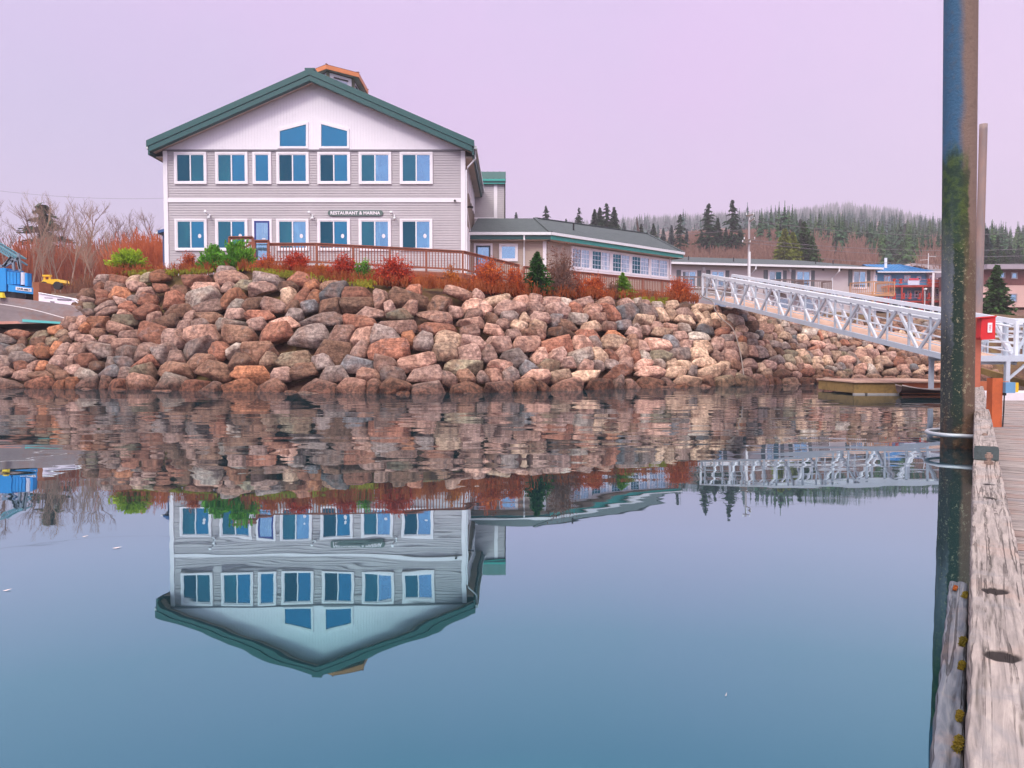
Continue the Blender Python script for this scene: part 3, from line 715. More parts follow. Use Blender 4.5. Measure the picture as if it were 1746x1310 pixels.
for k,(a,b) in enumerate(((E0,E1),(E1,E2),(E2,E3))):
    d=(b-a).normalized(); n_=Vector((d.y,-d.x,0)); mm=MB(); mm.obox(a+Vector((0,0,-.15)),b-a,n_*.12,Vector((0,0,.155))); mm.build('gutter',whmetal,rf2)
    mm=MB(); mm.obox(a+Vector((0,0,-.38))-n_*.04,b-a,n_*.03,Vector((0,0,.22))); mm.build('fascia',teal_soffit if k else teal,rf2)
    mm=MB(); mm.obox(a+Vector((0,0,-.40))-n_*.6,b-a,n_*.56,Vector((0,0,.03))); mm.build('soffit',soff,rf2)
m=MB(); p=at(978,388,47); m.cyl((p.x,p.y,p.z-.6),(p.x,p.y,p.z+.25),.05,8); m.build('roof_vent',black,wg)
for u,d0 in ((W1.len-.11,.04),):
    m=MB(); W1.box(m,u-.1,u+.1,zf,ZE1-.02,-.01,.06); m.build('corner_board',white,wg)
m=MB(); W2.box(m,W2.len-.16,W2.len+.02,zf,ZE1,-.01,.06); m.build('corner_board',white,wg)
m=MB(); u=W1.hit(893.5,430)[0]; p=W1.P(u,0,.62); m.tube([(p.x,p.y,zr-.12),(p.x,p.y,zr-.4),(p.x,YW-.08,zr-.75),(p.x,YW-.08,zf)],.05,8); m.build('downspout',whmetal,wg)
# door and window on the front-facing wall
u0,u1,z0,z1=W1.rect(808,840,415.5,470); T=.12
m=MB(); W1.box(m,u0,u0+T,zf,z1-T,-.01,.07); W1.box(m,u1-T,u1,zf,z1-T,-.01,.07); W1.box(m,u0,u1,z1-T,z1,-.01,.07); df_=m.build('door_frame',white,wg)
m=MB(); s=.1; W1.box(m,u0+T,u0+T+s,zf,z1-T,0,.065); W1.box(m,u1-T-s,u1-T,zf,z1-T,0,.065); W1.box(m,u0+T+s,u1-T-s,z1-T-s,z1-T,0,.065); W1.box(m,u0+T+s,u1-T-s,zf,zf+.5,0,.065); dd=m.build('door',M('door_grey',(58,72,84),.5,.1,3),wg)
m=MB(); W1.box(m,u0+T+s,u1-T-s,zf+.5,z1-T-s,0,.052); m.build('pane',gl_pale,dd)
u0,u1,z0,z1=W1.rect(851,883,416,446); window(W1,u0,u1,z0,z1,wg,'p',trim=.11)
def w2(px): return W2.hit(px,440)[0]
za,zb=W2.hit(990,460)[1],W2.hit(990,422)[1]
xsw=[972,1006,1041,1074,1107,1138.5]
for i in range(5):
    u0,u1=w2(xsw[i]),w2(xsw[i+1]); window(W2,u0+.01,u1-.01,za,zb,wg,['hw','tw','tw','tw','ww'][i],trim=.09,grid=4)
m=MB(); W2.box(m,w2(970),w2(1139.5),za-.14,za-.01,-.01,.09); m.build('window_sill',white,wg)
# little blue lean-to seen past the building's left edge
m=MB(); p=at(276,400,47); bt=empty('blue_shed',(p.x,p.y,5.2),'narrow strip of a blue awning roof at the left edge of the restaurant','shed')
m.prism([(p.x-.25,47,at(272,393,47).z),(p.x+1.5,47,at(272,380,47).z),(p.x+1.5,47,at(272,386,47).z),(p.x-.25,47,at(272,398,47).z)],(0,3,0)); m.build('roof',M('blue_roof',(40,84,140),.5,.1,3),bt)
m=MB(); m.box(p.x-.1,p.x+1.5,47.3,50,5.0,at(272,393,47).z-.2); m.build('wall',M('blue_wall',(70,90,130),.6,.1,3),bt)
m=MB(); m.bar((p.x-.3,46.95,at(272,397,47).z),(p.x-.3,50,at(272,397,47).z),.12); m.build('gutter',whmetal,bt)
# ------------------------------------------------------------ deck and railings
def rail_z(px,py,Y): return at(px,py,Y)
def railing(name,label,path,parent=None,h=1.05,post=1.9,bal=.14,mt=None,group=None,bars=True,topw=.14,cat='railing'):
    """path: world points of the top rail; every post, bay and rail is a part"""
    mt=mt or redwood
    root=empty(name,(path[0].x,path[0].y,path[0].z-h),label,cat,group) if parent is None else parent
    for a,b in zip(path[:-1],path[1:]):
        Ln=(b-a).length; n=max(1,round(Ln/post)); dirn=(b-a)/Ln
        t=MB(); t.bar(a+Vector((0,0,-.02)),b+Vector((0,0,-.02)),topw,.045); t.bar(a+Vector((0,0,-.1)),b+Vector((0,0,-.1)),.045,.09); t.build('top_rail',mt,root)
        t=MB(); t.bar(a+Vector((0,0,-h+.13)),b+Vector((0,0,-h+.13)),.045,.09); t.build('bottom_rail',mt,root)
        for i in range(n+1):
            p=a+(b-a)*(i/n)
            if i==n and b is not path[-1]: continue
            q=MB(); q.bar(p+Vector((0,0,-h-.15)),p+Vector((0,0,-.05)),.10); q.build('post',mt,root)
        for i in range(n):
            q=MB(); k=max(1,int(Ln/n/bal))
            for j in range(1,k):
                p=a+(b-a)*((i+j/k)/n); q.bar(p+Vector((0,0,-h+.1)),p+Vector((0,0,-.1)),.036)
            q.build('baluster_panel',mt,root)
    return root
YD=38.0
p1=at(457,414.5,YD); p2=at(540,414.5,YD); p3=at(789,427.5,YD); p4=at(884,451,40.6); p5=at(985,463,43.6); p6=at(1160,480,50.5)
p2.z=p1.z
dk=empty('deck',(p2.x,YD+1,4.6),'reddish brown wooden deck running along the foot of the restaurant','deck')
m=MB()
def strip(mb,a,b,h,w,th):
    d=(b-a); n=Vector((-d.y,d.x,0)).normalized()
    A=a+Vector((0,0,-h)); mb.obox(A,d,n*w,Vector((0,0,-th)))
def strip_boards(mb,a,b,h,w):
    d=(b-a); Ln=d.length; n=Vector((-d.y,d.x,0)).normalized(); k=int(Ln/.15)
    for i in range(k): mb.obox(a+d*(i/k)+Vector((0,0,-h)),d*(.94/k),n*w,Vector((0,0,-.04)))
pw=[at(392,414.5,YD),p2,p3,p4,p5,p6]; pw[0].z=p1.z
for a,b in zip(pw[:-1],pw[1:]): strip_boards(m,a,b,1.07,1.95)
m.build('decking',M('deck_board',(176,150,140),.8,.2,4),dk)
m=MB()
for a,b in zip(pw[:-1],pw[1:]):
    for q in (-.02,): m.bar(a+Vector((0,-.03,-1.24)),b+Vector((0,-.03,-1.24)),.05,.24)
m.build('rim_board',redwood,dk)
m=MB()
for a,b in zip(pw[:-1],pw[1:]): m.bar(a+Vector((0,.15,-1.52)),b+Vector((0,.15,-1.52)),.14,.24)
m.build('under_beam',redwood,dk)
for a,b in zip(pw[:-1],pw[1:]):
    n=max(1,int((b-a).length/2.6))
    for i in range(n):
        p=a+(b-a)*((i+.5)/n); m=MB(); m.bar(p+Vector((0,.2,-3.2)),p+Vector((0,.2,-1.4)),.14); m.build('deck_post',redwood,dk)
railing('railing','long brown wooden railing of the deck in front of the restaurant',[p1,p2,p3,p4])
railing('railing','brown wooden railing along the walkway in front of the low wing',[p4+Vector((.3,.3,-.05)),p5,p6],bal=.16,h=.95)
# raised stair corner at the left end of the deck
a=at(391,403.5,YD-.1); b=at(431,403.5,YD-.1); c=at(434,409.5,YD-.1); d=at(458,409.5,YD-.1)
b.z=a.z; d.z=c.z
r=railing('railing','short raised brown railing at the left corner of the deck',[a,b],h=1.15,post=1.2,bal=.5,topw=.2)
m=MB(); m.bar(b+Vector((0,0,-.3)),a+Vector((.1,0,-.9)),.05,.09); m.build('stair_stringer',redwood,r)
m=MB(); m.bar(a+Vector((0,1.6,-.05)),b+Vector((0,1.6,-.05)),.14,.05); m.build('back_rail',redwood,r)
r=railing('railing','stepped middle section of brown railing in front of the glass door',[c,d],h=1.15,post=.8,bal=.4,topw=.18)
# ------------------------------------------------------------ motel
MO=Plane((at(1120,470,86).x,86.0),(at(1492,470,92).x,92.0))
greyw=M('motel_stucco',(198,188,190),.8,.04,.5,bump=.15)
shut=M('grey_shutter',(88,98,104),.6,.1,4)
zme=MO.hit(1300,453.5)[1]; 
mo=empty('motel',(MO.P(MO.len/2,0).x,89,4.6),'long pale grey two-storey motel with shuttered sliding doors behind the gangway','building')
m=MB(); MO.box(m,0,MO.len,3.5,zme,-14,0); m.build('wall',greyw,mo)
m=MB(); a=MO.P(-.5,zme+.05,1.0); b=MO.P(MO.len+.3,zme+.05,1.0); c=MO.P(MO.len-6.5,zme+1.55,-6); d=MO.P(3,zme+1.55,-6); e_=MO.P(MO.len+.3,zme+.05,-15); f_=MO.P(-.5,zme+.05,-15)
m.add([a,b,c,d,e_,f_],[(0,1,2,3),(1,4,2),(4,5,3,2),(5,0,3)]); m.build('roof',shingle,mo)
m=MB(); MO.box(m,-.5,MO.len+.3,zme-.18,zme+.05,1.0,1.12); m.build('gutter',whmetal,mo)
m=MB(); MO.box(m,-.5,MO.len+.3,zme-.2,zme-.14,.0,1.0); m.build('soffit',M('soffit_grey',(120,112,112),.7,.1,3),mo)
m=MB(); MO.box(m,MO.len-.25,MO.len+.03,3.5,zme-.2,-.01,.05); m.build('corner_board',white,mo)
for px in (1277,1418):
    u=MO.hit(px,480)[0]; p=MO.P(u,0,.1); g_=MO.P(u+.25,0,1.05)
    m=MB(); m.tube([(g_.x,g_.y,zme-.15),(g_.x,g_.y,zme-.5),(p.x,p.y,zme-1.2),(p.x,p.y,4)],.09,8); m.build('downspout',whmetal,mo)
for (a,b,pn) in ((1161,1188,'hp'),(1211,1236,'pp'),(1309,1334,'hd'),(1356,1382,'pp'),(1453,1477,'hp')):
    u0,u1,z0,z1=MO.rect(a,b,461,493); w=window(MO,u0,u1,z0,z1,mo,pn,trim=.14,name='sliding_door',mull=.1)
    for q in ((u0-.52,u0-.03),(u1+.03,u1+.52)):
        s=MB(); MO.box(s,q[0],q[1],z0+.3,z1,0,.05); s.build('shutter',shut,mo)
for a,b in ((1446,1464),(1465,1480)):
    u0,u1,z0,z1=MO.rect(a,b,506,522); window(MO,u0,u1,z0,z1,mo,'h',trim=.1)
for a,b in ((1320,1345),(1365,1392),(1216,1240)):
    u0,u1,z0,z1=MO.rect(a,b,508,530); window(MO,u0,u1,z0,z1,mo,'h',trim=.1)
for px,py in ((1199,459),(1346,461)):
    u,z_=MO.hit(px,py); m=MB(); MO.box(m,u-.14,u+.14,z_-.2,z_+.2,0,.2); m.build('wall_lamp',whmetal,mo)
for px,py in ((1403,460),(1433,460),(1425,499)):
    u,z_=MO.hit(px,py); m=MB(); MO.box(m,u-.12,u+.12,z_-.1,z_+.1,0,.12); m.build('vent_cap',black,mo)
for px in (1184,1262,1404,1434):
    u=MO.hit(px,450)[0]; m=MB(); p=MO.P(u,zme+.5,-1.5); m.cyl(p,p+Vector((0,0,.55)),.06,6); m.build('roof_vent',black,mo)
def balcony(name,label,pts,zf_,h,mt,parent,posts=True,soffm=None):
    r=empty(name,pts[0]+Vector((0,0,-.3)) if False else Vector((pts[0].x,pts[0].y,zf_-.3)),label,'balcony','balconies of the motel')
    poly=[Vector((p.x,p.y,zf_-.22)) for p in pts]; m=MB(); m.prism(poly,(0,0,.2)); m.build('floor',soffm or mt,r)
    top=[Vector((p.x,p.y,zf_+h)) for p in pts]
    railing('x',None,top,parent=r,h=h,post=2.2,bal=.21,mt=mt,topw=.12)
    return r
greywood=M('weathered_wood',(128,108,104),.8,.2,3); tanwood=M('tan_wood',(198,150,112),.75,.2,3)
zf2=MO.hit(1370,498)[1]
def mp(px,d,py=485): 
    u=MO.hit(px,py)[0]; return MO.P(u,0,d)
balcony('balcony','left twin balcony of grey wood hung on the motel',[mp(1302,.05),mp(1318,1.6),mp(1356,1.6),mp(1364,.05)],zf2,1.25,greywood,mo)
balcony('balcony','right twin balcony of grey-brown wood hung on the motel',[mp(1354,.05),mp(1362,1.7),mp(1402,1.7),mp(1401,.05)],zf2-.1,1.3,greywood,mo)
tb=balcony('balcony','tan wooden balcony at the right end of the motel',[mp(1449,.05),mp(1466,2.4),mp(1501,2.4),mp(1493,.05)],MO.hit(1470,501)[1]-.2,1.45,tanwood,mo)
pt=mp(1466,2.3); m=MB(); m.bar((pt.x,pt.y,4),(pt.x,pt.y,MO.hit(1470,500)[1]),.16); m.build('support_post',tanwood,tb)
balcony('walkway_balcony','long grey balcony walkway at the left end of the motel',[mp(1146,1.6),mp(1256,1.6),mp(1257,.05)],MO.hit(1200,493.5)[1],1.25,greywood,mo)
# ------------------------------------------------------------ blue house
BL=Plane((at(1488,480,100).x,100),(at(1700,480,100).x,100))
blue=M('cyan_siding',(80,160,200),.6,.08,1.2,bump=.1); bluer=M('blue_metal_roof',(30,116,172),.4,.1,1,bump=.05); redp=M('red_paint',(186,62,48),.6,.15,2)
bh_=empty('blue_house',(BL.P(7,0).x,101,6),'bright blue two-storey house with red balconies next to the motel','house')
u0,u1,z0,z1=BL.rect(1489,1579,466,519); m=MB(); BL.siding(m,u0,u1,z0,z1,.25); BL.box(m,u0,u1,z0,z1,-8,-.002); m.build('wall',blue,bh_)
ua,ub=BL.hit(1489,460)[0],BL.hit(1590,460)[0]; za_,zb_=BL.hit(1540,465)[1],BL.hit(1540,456.5)[1]; uc=BL.hit(1552,457)[0]
m=MB(); m.add([BL.P(ua,za_,1.2),BL.P(ub,za_-.05,1.2),BL.P(uc,zb_+.75,-3),BL.P(ua,zb_+.75,-3),BL.P(ub+3,za_,-9),BL.P(ua,za_,-9)],[(0,1,2,3),(1,4,2),(3,2,4,5)])
k=0
while ua+k*.45<ub-.2: m.bar(BL.P(ua+k*.45,za_+.03,1.2),BL.P(min(ua+k*.45,uc),zb_+.78,-3),.05); k+=1
m.build('roof',bluer,bh_)
m=MB(); BL.box(m,ua,ub+1.0,za_-.13,za_,1.2,1.32); m.build('gutter',whmetal,bh_)
for a,b,t_,bt_,pn in ((1507,1519,470,483,'hp'),(1541,1552,470,480,'hh'),(1563,1570,471.5,479,'p'),(1490,1495,469,480,'p'),(1518,1527,496,507,'hd'),(1547,1553,496,508,'p'),(1559,1571,496,508,'hp')):
    q=BL.rect(a,b,t_,bt_); window(BL,*q,bh_,pn,trim=.08,mull=.06,sash=.03)
for (ya,yb,pa,pb) in ((479.5,489,1502,1604),(505,515,1488,1604)):
    uL,uR=BL.hit(pa,484)[0],BL.hit(pb,484)[0]; zb2=BL.hit(1540,yb)[1]; zt2=BL.hit(1540,ya)[1]
    m=MB(); BL.box(m,uL,uR,zb2-.2,zb2,-.01,2.2); m.build('balcony_floor',redp,bh_)
    m=MB(); BL.box(m,uL,uR,zt2-.05,zt2+.03,2.1,2.2); BL.box(m,uL,uR,(zt2+zb2)/2-.04,(zt2+zb2)/2+.04,2.12,2.18); m.build('balcony_rail',M('dull_rail',(150,120,150),.6,.2,3),bh_)
for px in (1509,1520,1567):
    u,z_=BL.hit(px,482); m=MB(); BL.box(m,u-.16,u+.16,z_-.35,z_-.12,2.2,2.5); m.tube([BL.P(u,z_-.1,2.4),BL.P(u,z_+.25,2.4)],[.14,.22],8); m.build('planter',redp,bh_)
for px in (1493,1509,1524,1535,1551,1566,1572):
    u,z_=BL.hit(px,508); m=MB(); BL.box(m,u-.17,u+.17,z_-.35,z_-.12,2.2,2.5); BL.box(m,u+.05,u+.16,z_-.1,z_+.45,2.2,2.5); m.build('planter',redp,bh_)
for px in (1501,1523,1558,1576):
    u=BL.hit(px,500)[0]; m=MB(); BL.box(m,u-.065,u+.065,BL.hit(px,535)[1],BL.hit(px,489)[1],2.1,2.28); m.build('post',redp,bh_)
for px in (1545,1566,1595):
    u=BL.hit(px,500)[0]; z_=BL.hit(px,517)[1]; m=MB(); m.bar(BL.P(u,z_,2.1),BL.P(u+.8,z_-1.1,2.1),.12); m.bar(BL.P(u,z_,2.1),BL.P(u-.8,z_-1.1,2.1),.12); m.build('brace',redp,bh_)
q=BL.rect(1533,1552,477,489); m=MB(); BL.box(m,q[0],q[1],q[2],q[3]-.25,2.22,2.26); bn=m.build('banner',M('banner_white',(206,210,232),.6,.06,2),None); tag(bn,'white banner hung on the upper red balcony of the blue house','banner')
m=MB(); BL.box(m,q[0]+.1,q[1]-.1,q[3]-.3,q[3]-.05,2.27,2.29); m.build('red_stripe',M('banner_red',(200,70,90),.6,.2,9),bn)
# grey annexe right of it
q=BL.rect(1579,1640,459,521); m=MB(); BL.box(m,q[0],q[1],q[2],q[3],-6,.3); an=empty('grey_annexe',(BL.P(q[0]+2,0).x,99,6),'grey glazed annexe with a red railing right of the blue house','house')
m.build('wall',M('annexe_grey',(146,142,146),.7,.1,1),an)
for a,b,t_,bt_ in ((1582,1590,470,479),(1595,1604,470,479),(1580,1588,492,506),(1592,1604,492,514)):
    k=BL.rect(a,b,t_,bt_); pl2=Plane(tuple(BL.P(0,0,.3))[:2],tuple(BL.P(1,0,.3))[:2]); window(pl2,*k,an,'hh',trim=.06)
k=BL.rect(1580,1640,479,488); m=MB(); BL.box(m,k[0],k[1],k[2],k[3],.35,1.9); m.build('railing',M('orange_red',(196,78,44),.6,.15,2),an)
k=BL.rect(1577,1606,514,517); m=MB(); BL.box(m,k[0],k[1],k[2],k[3],.35,1.95); m.build('floor_beam',redp,an)
k=BL.rect(1580,1606,506,513); m=MB(); BL.box(m,k[0],k[1],k[2],k[3],.35,.5); m.build('cladding',M('cream',(206,190,160),.7,.1,2),an)
def pole(name,label,px,y0,y1,Y,r,mt,cat='pole'):
    a=at(px,y1,Y); b=at(px,y0,Y); m=MB(); m.tube([(a.x,a.y,a.z-1.5),(a.x,a.y,b.z)],[r,r*.85],10); o=m.build(name,mt); tag(o,label,cat); return o
pole('white_pole','white pole standing before the grey annexe',1590.5,466,516,96,.16,white)
pole('chimney_pipe','white chimney pipe rising from the blue roof',1510,440,458,101,.2,whmetal,'chimney')
u,z_=BL.hit(1556,497); m=MB(); p=BL.P(u,0,3.0); m.cyl((p.x,p.y,z_-3),(p.x,p.y,z_),.05,6); m.tube([(p.x,p.y,z_),(p.x+.0,p.y-.3,z_+.05)],[.18,.12],8); o=m.build('lamp_post',whmetal); tag(o,'small white lamp post in front of the blue house','lamp post')
# house behind with low grey roof
GH=Plane((at(1540,450,125).x,125),(at(1660,450,125).x,125)); gh=empty('grey_roof_house',(GH.P(5,0).x,126,8),'far house with a low pale grey roof behind the blue house','house')
q=GH.rect(1549,1640,460,500); m=MB(); GH.box(m,*q,-10,0); m.build('wall',M('pale_wall',(186,176,186),.7,.05,1),gh)
u0,z0=GH.hit(1543,456.5); u1,z1=GH.hit(1552,449.5); u2,z2=GH.hit(1640,453)
m=MB(); m.prism([GH.P(u0,z0,.6),GH.P(u1,z1,.6),GH.P(u2,z2-.5,.6),GH.P(u2,z2-1.8,.6),GH.P(u1+.5,z1-.35,.6),GH.P(u0,z0-.3,.6)],GH.N*-10); m.build('roof',M('roof_pale',(166,152,156),.8,.1,1),gh)
q=GH.rect(1585,1640,460,464); m=MB(); GH.box(m,*q,0,.12); m.build('dark_band',M('dark_blue',(40,44,70),.7,.1,1),gh)  # dark blue band across the top of the wall
pole('antenna_mast','thin white antenna mast above the far grey roof',1582.5,432,461,118,.06,whmetal,'antenna')
a=at(1582.5,437,118); m=MB(); m.bar(a,a+Vector((1.2,0,-.1)),.05); m.bar(a+Vector((0,0,-.5)),a+Vector((-1.2,0,-.6)),.05); o=m.build('antenna_arm',whmetal); o.parent=bpy.data.objects['antenna_mast']; o.matrix_parent_inverse=Matrix.Translation(-bpy.data.objects['antenna_mast'].location)
# brown and pink house at the right
RH=Plane((at(1672,480,88).x,88),(at(1800,480,88).x,88)); rh_=empty('brown_and_pink_house',(RH.P(4,0).x,89,5),'two-tone house, brown upper floor and pink lower floor, right of the pile','house')
q=RH.rect(1676,1800,486.5,524); m=MB(); RH.box(m,*q,-9,0); m.build('lower_wall',M('pink_wall',(208,172,164),.75,.06,1),rh_)
q=RH.rect(1676,1800,459,486.5); m=MB(); RH.siding(m,*q,.3); RH.box(m,q[0],q[1],q[2],q[3],-9,-.003); m.build('upper_wall',M('brown_wall',(110,66,62),.75,.3,1.2,(1,1,.4)),rh_)
q=RH.rect(1674,1800,452.5,460.5); m=MB(); RH.box(m,*q,-9.5,1.0); m.build('roof',M('roof_grey',(156,146,158),.75,.08,1),rh_)
for a,b,t_,bt_ in ((1703.5,1713.5,464,475),(1723.5,1734.5,464.5,476),(1720.5,1733.5,501,515),(1765,1775,464,475)):
    k=RH.rect(a,b,t_,bt_); window(RH,*k,rh_,'p',trim=.08,wm=M('grey_frame',(150,140,150),.6,.05,2))
# utility pole with cross arms, wires
up=empty('utility_pole',(at(1277,480,80).x,80,5),'tall grey utility pole with crossarms rising behind the motel roof','utility pole')
x=at(1277,420,80).x; zt_=at(1277,363,80).z; m=MB(); m.tube([(x,80,5),(x,80,zt_)],[.15,.10],10); m.build('shaft',M('grey_pole',(168,160,164),.8,.15,2,(1,1,.2)),up)
m=MB(); m.cyl((x,79.75,5),(x,79.75,at(1277,430,80).z),.12,8); m.build('conduit',whmetal,up)
for py,l,r_,tilt in ((368,.35,.35,.15),(376,.0,.45,.35),(409.5,.55,.5,.3),(414.5,.7,.05,-.1)):
    z_=at(1277,py,80).z; m=MB(); m.bar((x-l,79.8,z_-tilt*.5),(x+r_,79.8,z_+tilt*.5),.1,.12); ca=m.build('crossarm',M('arm_wood',(120,104,96),.8,.2,3),up)
    for xx in (x-l,x+r_): m=MB(); m.tube([(xx,79.8,z_+.05),(xx,79.8,z_+.28)],[.06,.04],6); m.build('insulator',whmetal,ca)
wire=M('wire_grey',(120,116,124),.6,.05,1)
def cable(label,pts,r=.02,sag=.8,Yz=None,name='power_line'):
    P=[at(*p) for p in pts]; m=MB(); out=[]
    for a,b in zip(P[:-1],P[1:]):
        for i in range(16): t=i/16; q=a.lerp(b,t); q.z-=sag*4*t*(1-t); out.append(q)
    out.append(P[-1]); m.tube(out,r,4); o=m.build(name,wire); tag(o,label,'power line',group='power lines beyond the motel'); return o
cable('upper power line running right from the utility pole',[(1277,376,80),(1760,395,95)],.018,.9)
cable('power line running left from the utility pole above the wing roof',[(870,398,78),(1277,391,80)],.018,.5)
cable('middle power line running right below the green hillside trees',[(1277,409,80),(1760,424,95)],.022,.6)
cable('lower power line running right at the crossarm height',[(1277,414,80),(1760,436,95)],.022,.6)
cable('lowest power line in front of the blue house roof',[(1400,441,90),(1760,449,95)],.022,.4)
cable('thin wire high over the bare trees on the left',[(-30,322,60),(285,338,62)],.008,.3)
# ------------------------------------------------------------ far land
def ctab(px,tab): return float(np.interp(px,[t[0] for t in tab],[t[1] for t in tab]))
HILL={95:[(-2000,548),(4000,548)],
 125:[(-2000,520),(0,520),(300,520),(900,520),(1100,500),(1180,474),(1340,472),(1480,480),(1600,485),(1800,485),(4000,490)],
 165:[(-2000,500),(300,500),(900,480),(1100,455),(1180,418),(1330,412),(1420,440),(1500,452),(1600,452),(1800,450),(4000,470)],
 230:[(-2000,490),(300,480),(900,450),(1100,425),(1180,407),(1330,404),(1420,420),(1500,425),(1600,425),(1800,440),(4000,470)],
 330:[(-2000,480),(300,470),(900,430),(1100,410),(1200,402),(1330,400),(1450,403),(1600,412),(1700,430),(1800,446),(4000,480)],
 480:[(-2000,470),(300,455),(900,415),(1100,400),(1200,394),(1330,390),(1450,388),(1600,402),(1700,428),(1800,446),(4000,480)],
 900:[(-2000,460),(300,440),(900,404),(1100,392),(1200,385),(1330,380),(1430,368),(1530,378),(1620,402),(1700,428),(1800,446),(4000,500)],
 1150:[(-2000,460),(300,440),(900,400),(1100,386),(1200,381),(1330,378),(1430,360),(1530,374),(1620,404),(1700,432),(1800,450),(4000,500)],
 1500:[(-2000,560),(300,540),(900,470),(1430,440),(1800,500),(4000,560)]}
HY=sorted(HILL)
def hill_z(px,Y):
    ys=[ctab(px,HILL[k]) for k in HY]; zs=[CH+(HOR-y)*k/FP for y,k in zip(ys,HY)]
    return float(np.interp(Y,HY,zs))
def hill_at(px,Y):
    X=(px-CX)/FP*Y; return Vector((X,Y,hill_z(px,Y)))
nx,ny=150,74; P=[]
for Y in np.concatenate([np.linspace(95,330,34),np.linspace(345,1500,40)]):
    for px in np.linspace(-900,2700,nx):
        p=hill_at(px,Y); P.append((p.x,p.y,p.z+.4*math.sin(px*.05+Y*.1)*min(1,(Y-95)/60)-(2.5 if Y<96 else 0)))
m,nt=newmat('hillside_brush'); v=pos(nt); n1=noise(nt,.05,6,.65,v); n2=noise(nt,.6,5,.7,v)
c=ramp(nt,n1.outputs[0],[(.35,L(112,78,66)),(.5,L(122,92,76)),(.6,L(84,78,52)),(.7,L(48,66,44))]).outputs[0]
c=mixc(nt,mrange(nt,n2.outputs[0],.35,.7,0,.7),c,L(78,56,50)); finish(nt,c,.95,n2.outputs[0],1.0,.8)
me=grid_mesh('hills',P,nx,ny,None); g=link('hills',me,m,origin=False); tag(g,kind='structure')
# ------------------------------------------------------------ foliage helpers
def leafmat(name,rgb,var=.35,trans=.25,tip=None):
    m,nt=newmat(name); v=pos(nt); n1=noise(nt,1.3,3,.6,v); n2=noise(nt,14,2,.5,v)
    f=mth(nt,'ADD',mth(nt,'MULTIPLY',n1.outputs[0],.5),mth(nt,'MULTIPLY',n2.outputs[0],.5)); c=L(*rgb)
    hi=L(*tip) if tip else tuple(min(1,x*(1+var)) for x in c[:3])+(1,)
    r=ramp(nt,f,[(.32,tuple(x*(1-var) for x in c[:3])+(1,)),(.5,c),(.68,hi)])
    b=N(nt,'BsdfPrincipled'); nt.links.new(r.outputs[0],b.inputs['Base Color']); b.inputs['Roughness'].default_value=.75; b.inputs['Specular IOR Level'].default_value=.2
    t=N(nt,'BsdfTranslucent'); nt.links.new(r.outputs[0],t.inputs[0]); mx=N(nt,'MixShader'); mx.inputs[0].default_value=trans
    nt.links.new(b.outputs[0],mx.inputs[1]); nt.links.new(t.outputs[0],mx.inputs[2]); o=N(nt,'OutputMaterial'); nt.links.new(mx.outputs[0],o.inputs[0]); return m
bark=M('grey_bark',(150,136,128),.9,.3,4,(1,1,.3)); barkd=M('dark_bark',(74,58,52),.9,.3,3,(1,1,.3)); twigm=M('brown_twig',(120,92,84),.9,.3,2)
def quads(C,A,B):
    """C centres, A,B half-axes (n,3) -> verts, faces"""
    V=np.stack([C-A-B,C+A-B,C+A+B,C-A+B],1).reshape(-1,3); n=len(C); Fq=np.arange(4*n).reshape(n,4); return V,Fq
def randdir(n,r):
    d=r.normal(size=(n,3)); return d/np.linalg.norm(d,axis=1)[:,None]
def conifer_parts(h,rad,seed,sparse=.0,droop=.35,bare=.08,nb=9,leaf=1.0):
    r=np.random.RandomState(seed); C=[];A=[];B=[]; tw=MB()
    tw.tube([(0,0,-.5),(0,0,h*.5),(0,0,h*.985)],[h*.018,h*.011,h*.002],6)
    lev=int(h*(1.25 if sparse>.2 else 2.0)+7) if h>7 else 24; 
    for i in range(lev):
        f=i/lev; z=h*(bare+(1-bare)*f); prof=(1-f)**.85*(.72+.28*math.sin(min(f*9,PI/2)))
        k=max(3,int(nb*(1-f*.5)))
        for j in range(k):
            if r.rand()<sparse: continue
            a=2*PI*(j/k)+r.rand()*1.2; ln=rad*prof*r.uniform(.6,1.18)+.02*h
            n=max(5,int(ln/(.062*leaf*h/10)*1.0)+4); t=(np.arange(n)+r.rand(n)*.7)/n
            x=np.cos(a)*ln*t; y=np.sin(a)*ln*t; zz=z+ln*(.12*t-droop*t*t)+r.normal(size=n)*.01*h
            C.append(np.stack([x,y,zz],1)); w=(.024*h*leaf*(1.05-t*.7)+.003*h)
            w=np.minimum(w,.5+0*w)
            da=a+r.normal(size=n)*.55; A.append(np.stack([np.cos(da)*w*1.2,np.sin(da)*w*1.2,-w*droop*.9],1))
            B.append(np.stack([-np.sin(da)*w*.55,np.cos(da)*w*.55,r.normal(size=n)*w*.35],1))
            if h<7 or sparse>.2: tw.tube([(0,0,z),(math.cos(a)*ln*.8,math.sin(a)*ln*.8,z+ln*(.1-droop*.64))],[.006*h*(1-f)+.004,.002],3,cap=False)
    V,Fq=quads(np.concatenate(C),np.concatenate(A),np.concatenate(B)); return tw,V,Fq
def tree_thing(name,label,tw,V,Fq,leafm,barkm,loc,cat='tree',group=None,crown='crown',trunk='trunk'):
    root=empty(name,loc,label,cat,group)
    tm=mesh_np(trunk,tw.v,tw.f,True); link(trunk,tm,barkm,root,world=False)
    cm=mesh_np(crown,V,Fq); link(crown,cm,leafm,root,world=False); return root
def clone(root,loc,label,rz=0,sc=1,group=None):
    c=root.copy(); COL.objects.link(c); c.location=loc; c.rotation_euler=(0,0,rz); s=sc if hasattr(sc,'__len__') else (sc,sc,sc); c.scale=s; c['label']=label
    if group: c['group']=group
    for ch in list(root.children):
        d=ch.copy(); COL.objects.link(d); d.parent=c
    return c
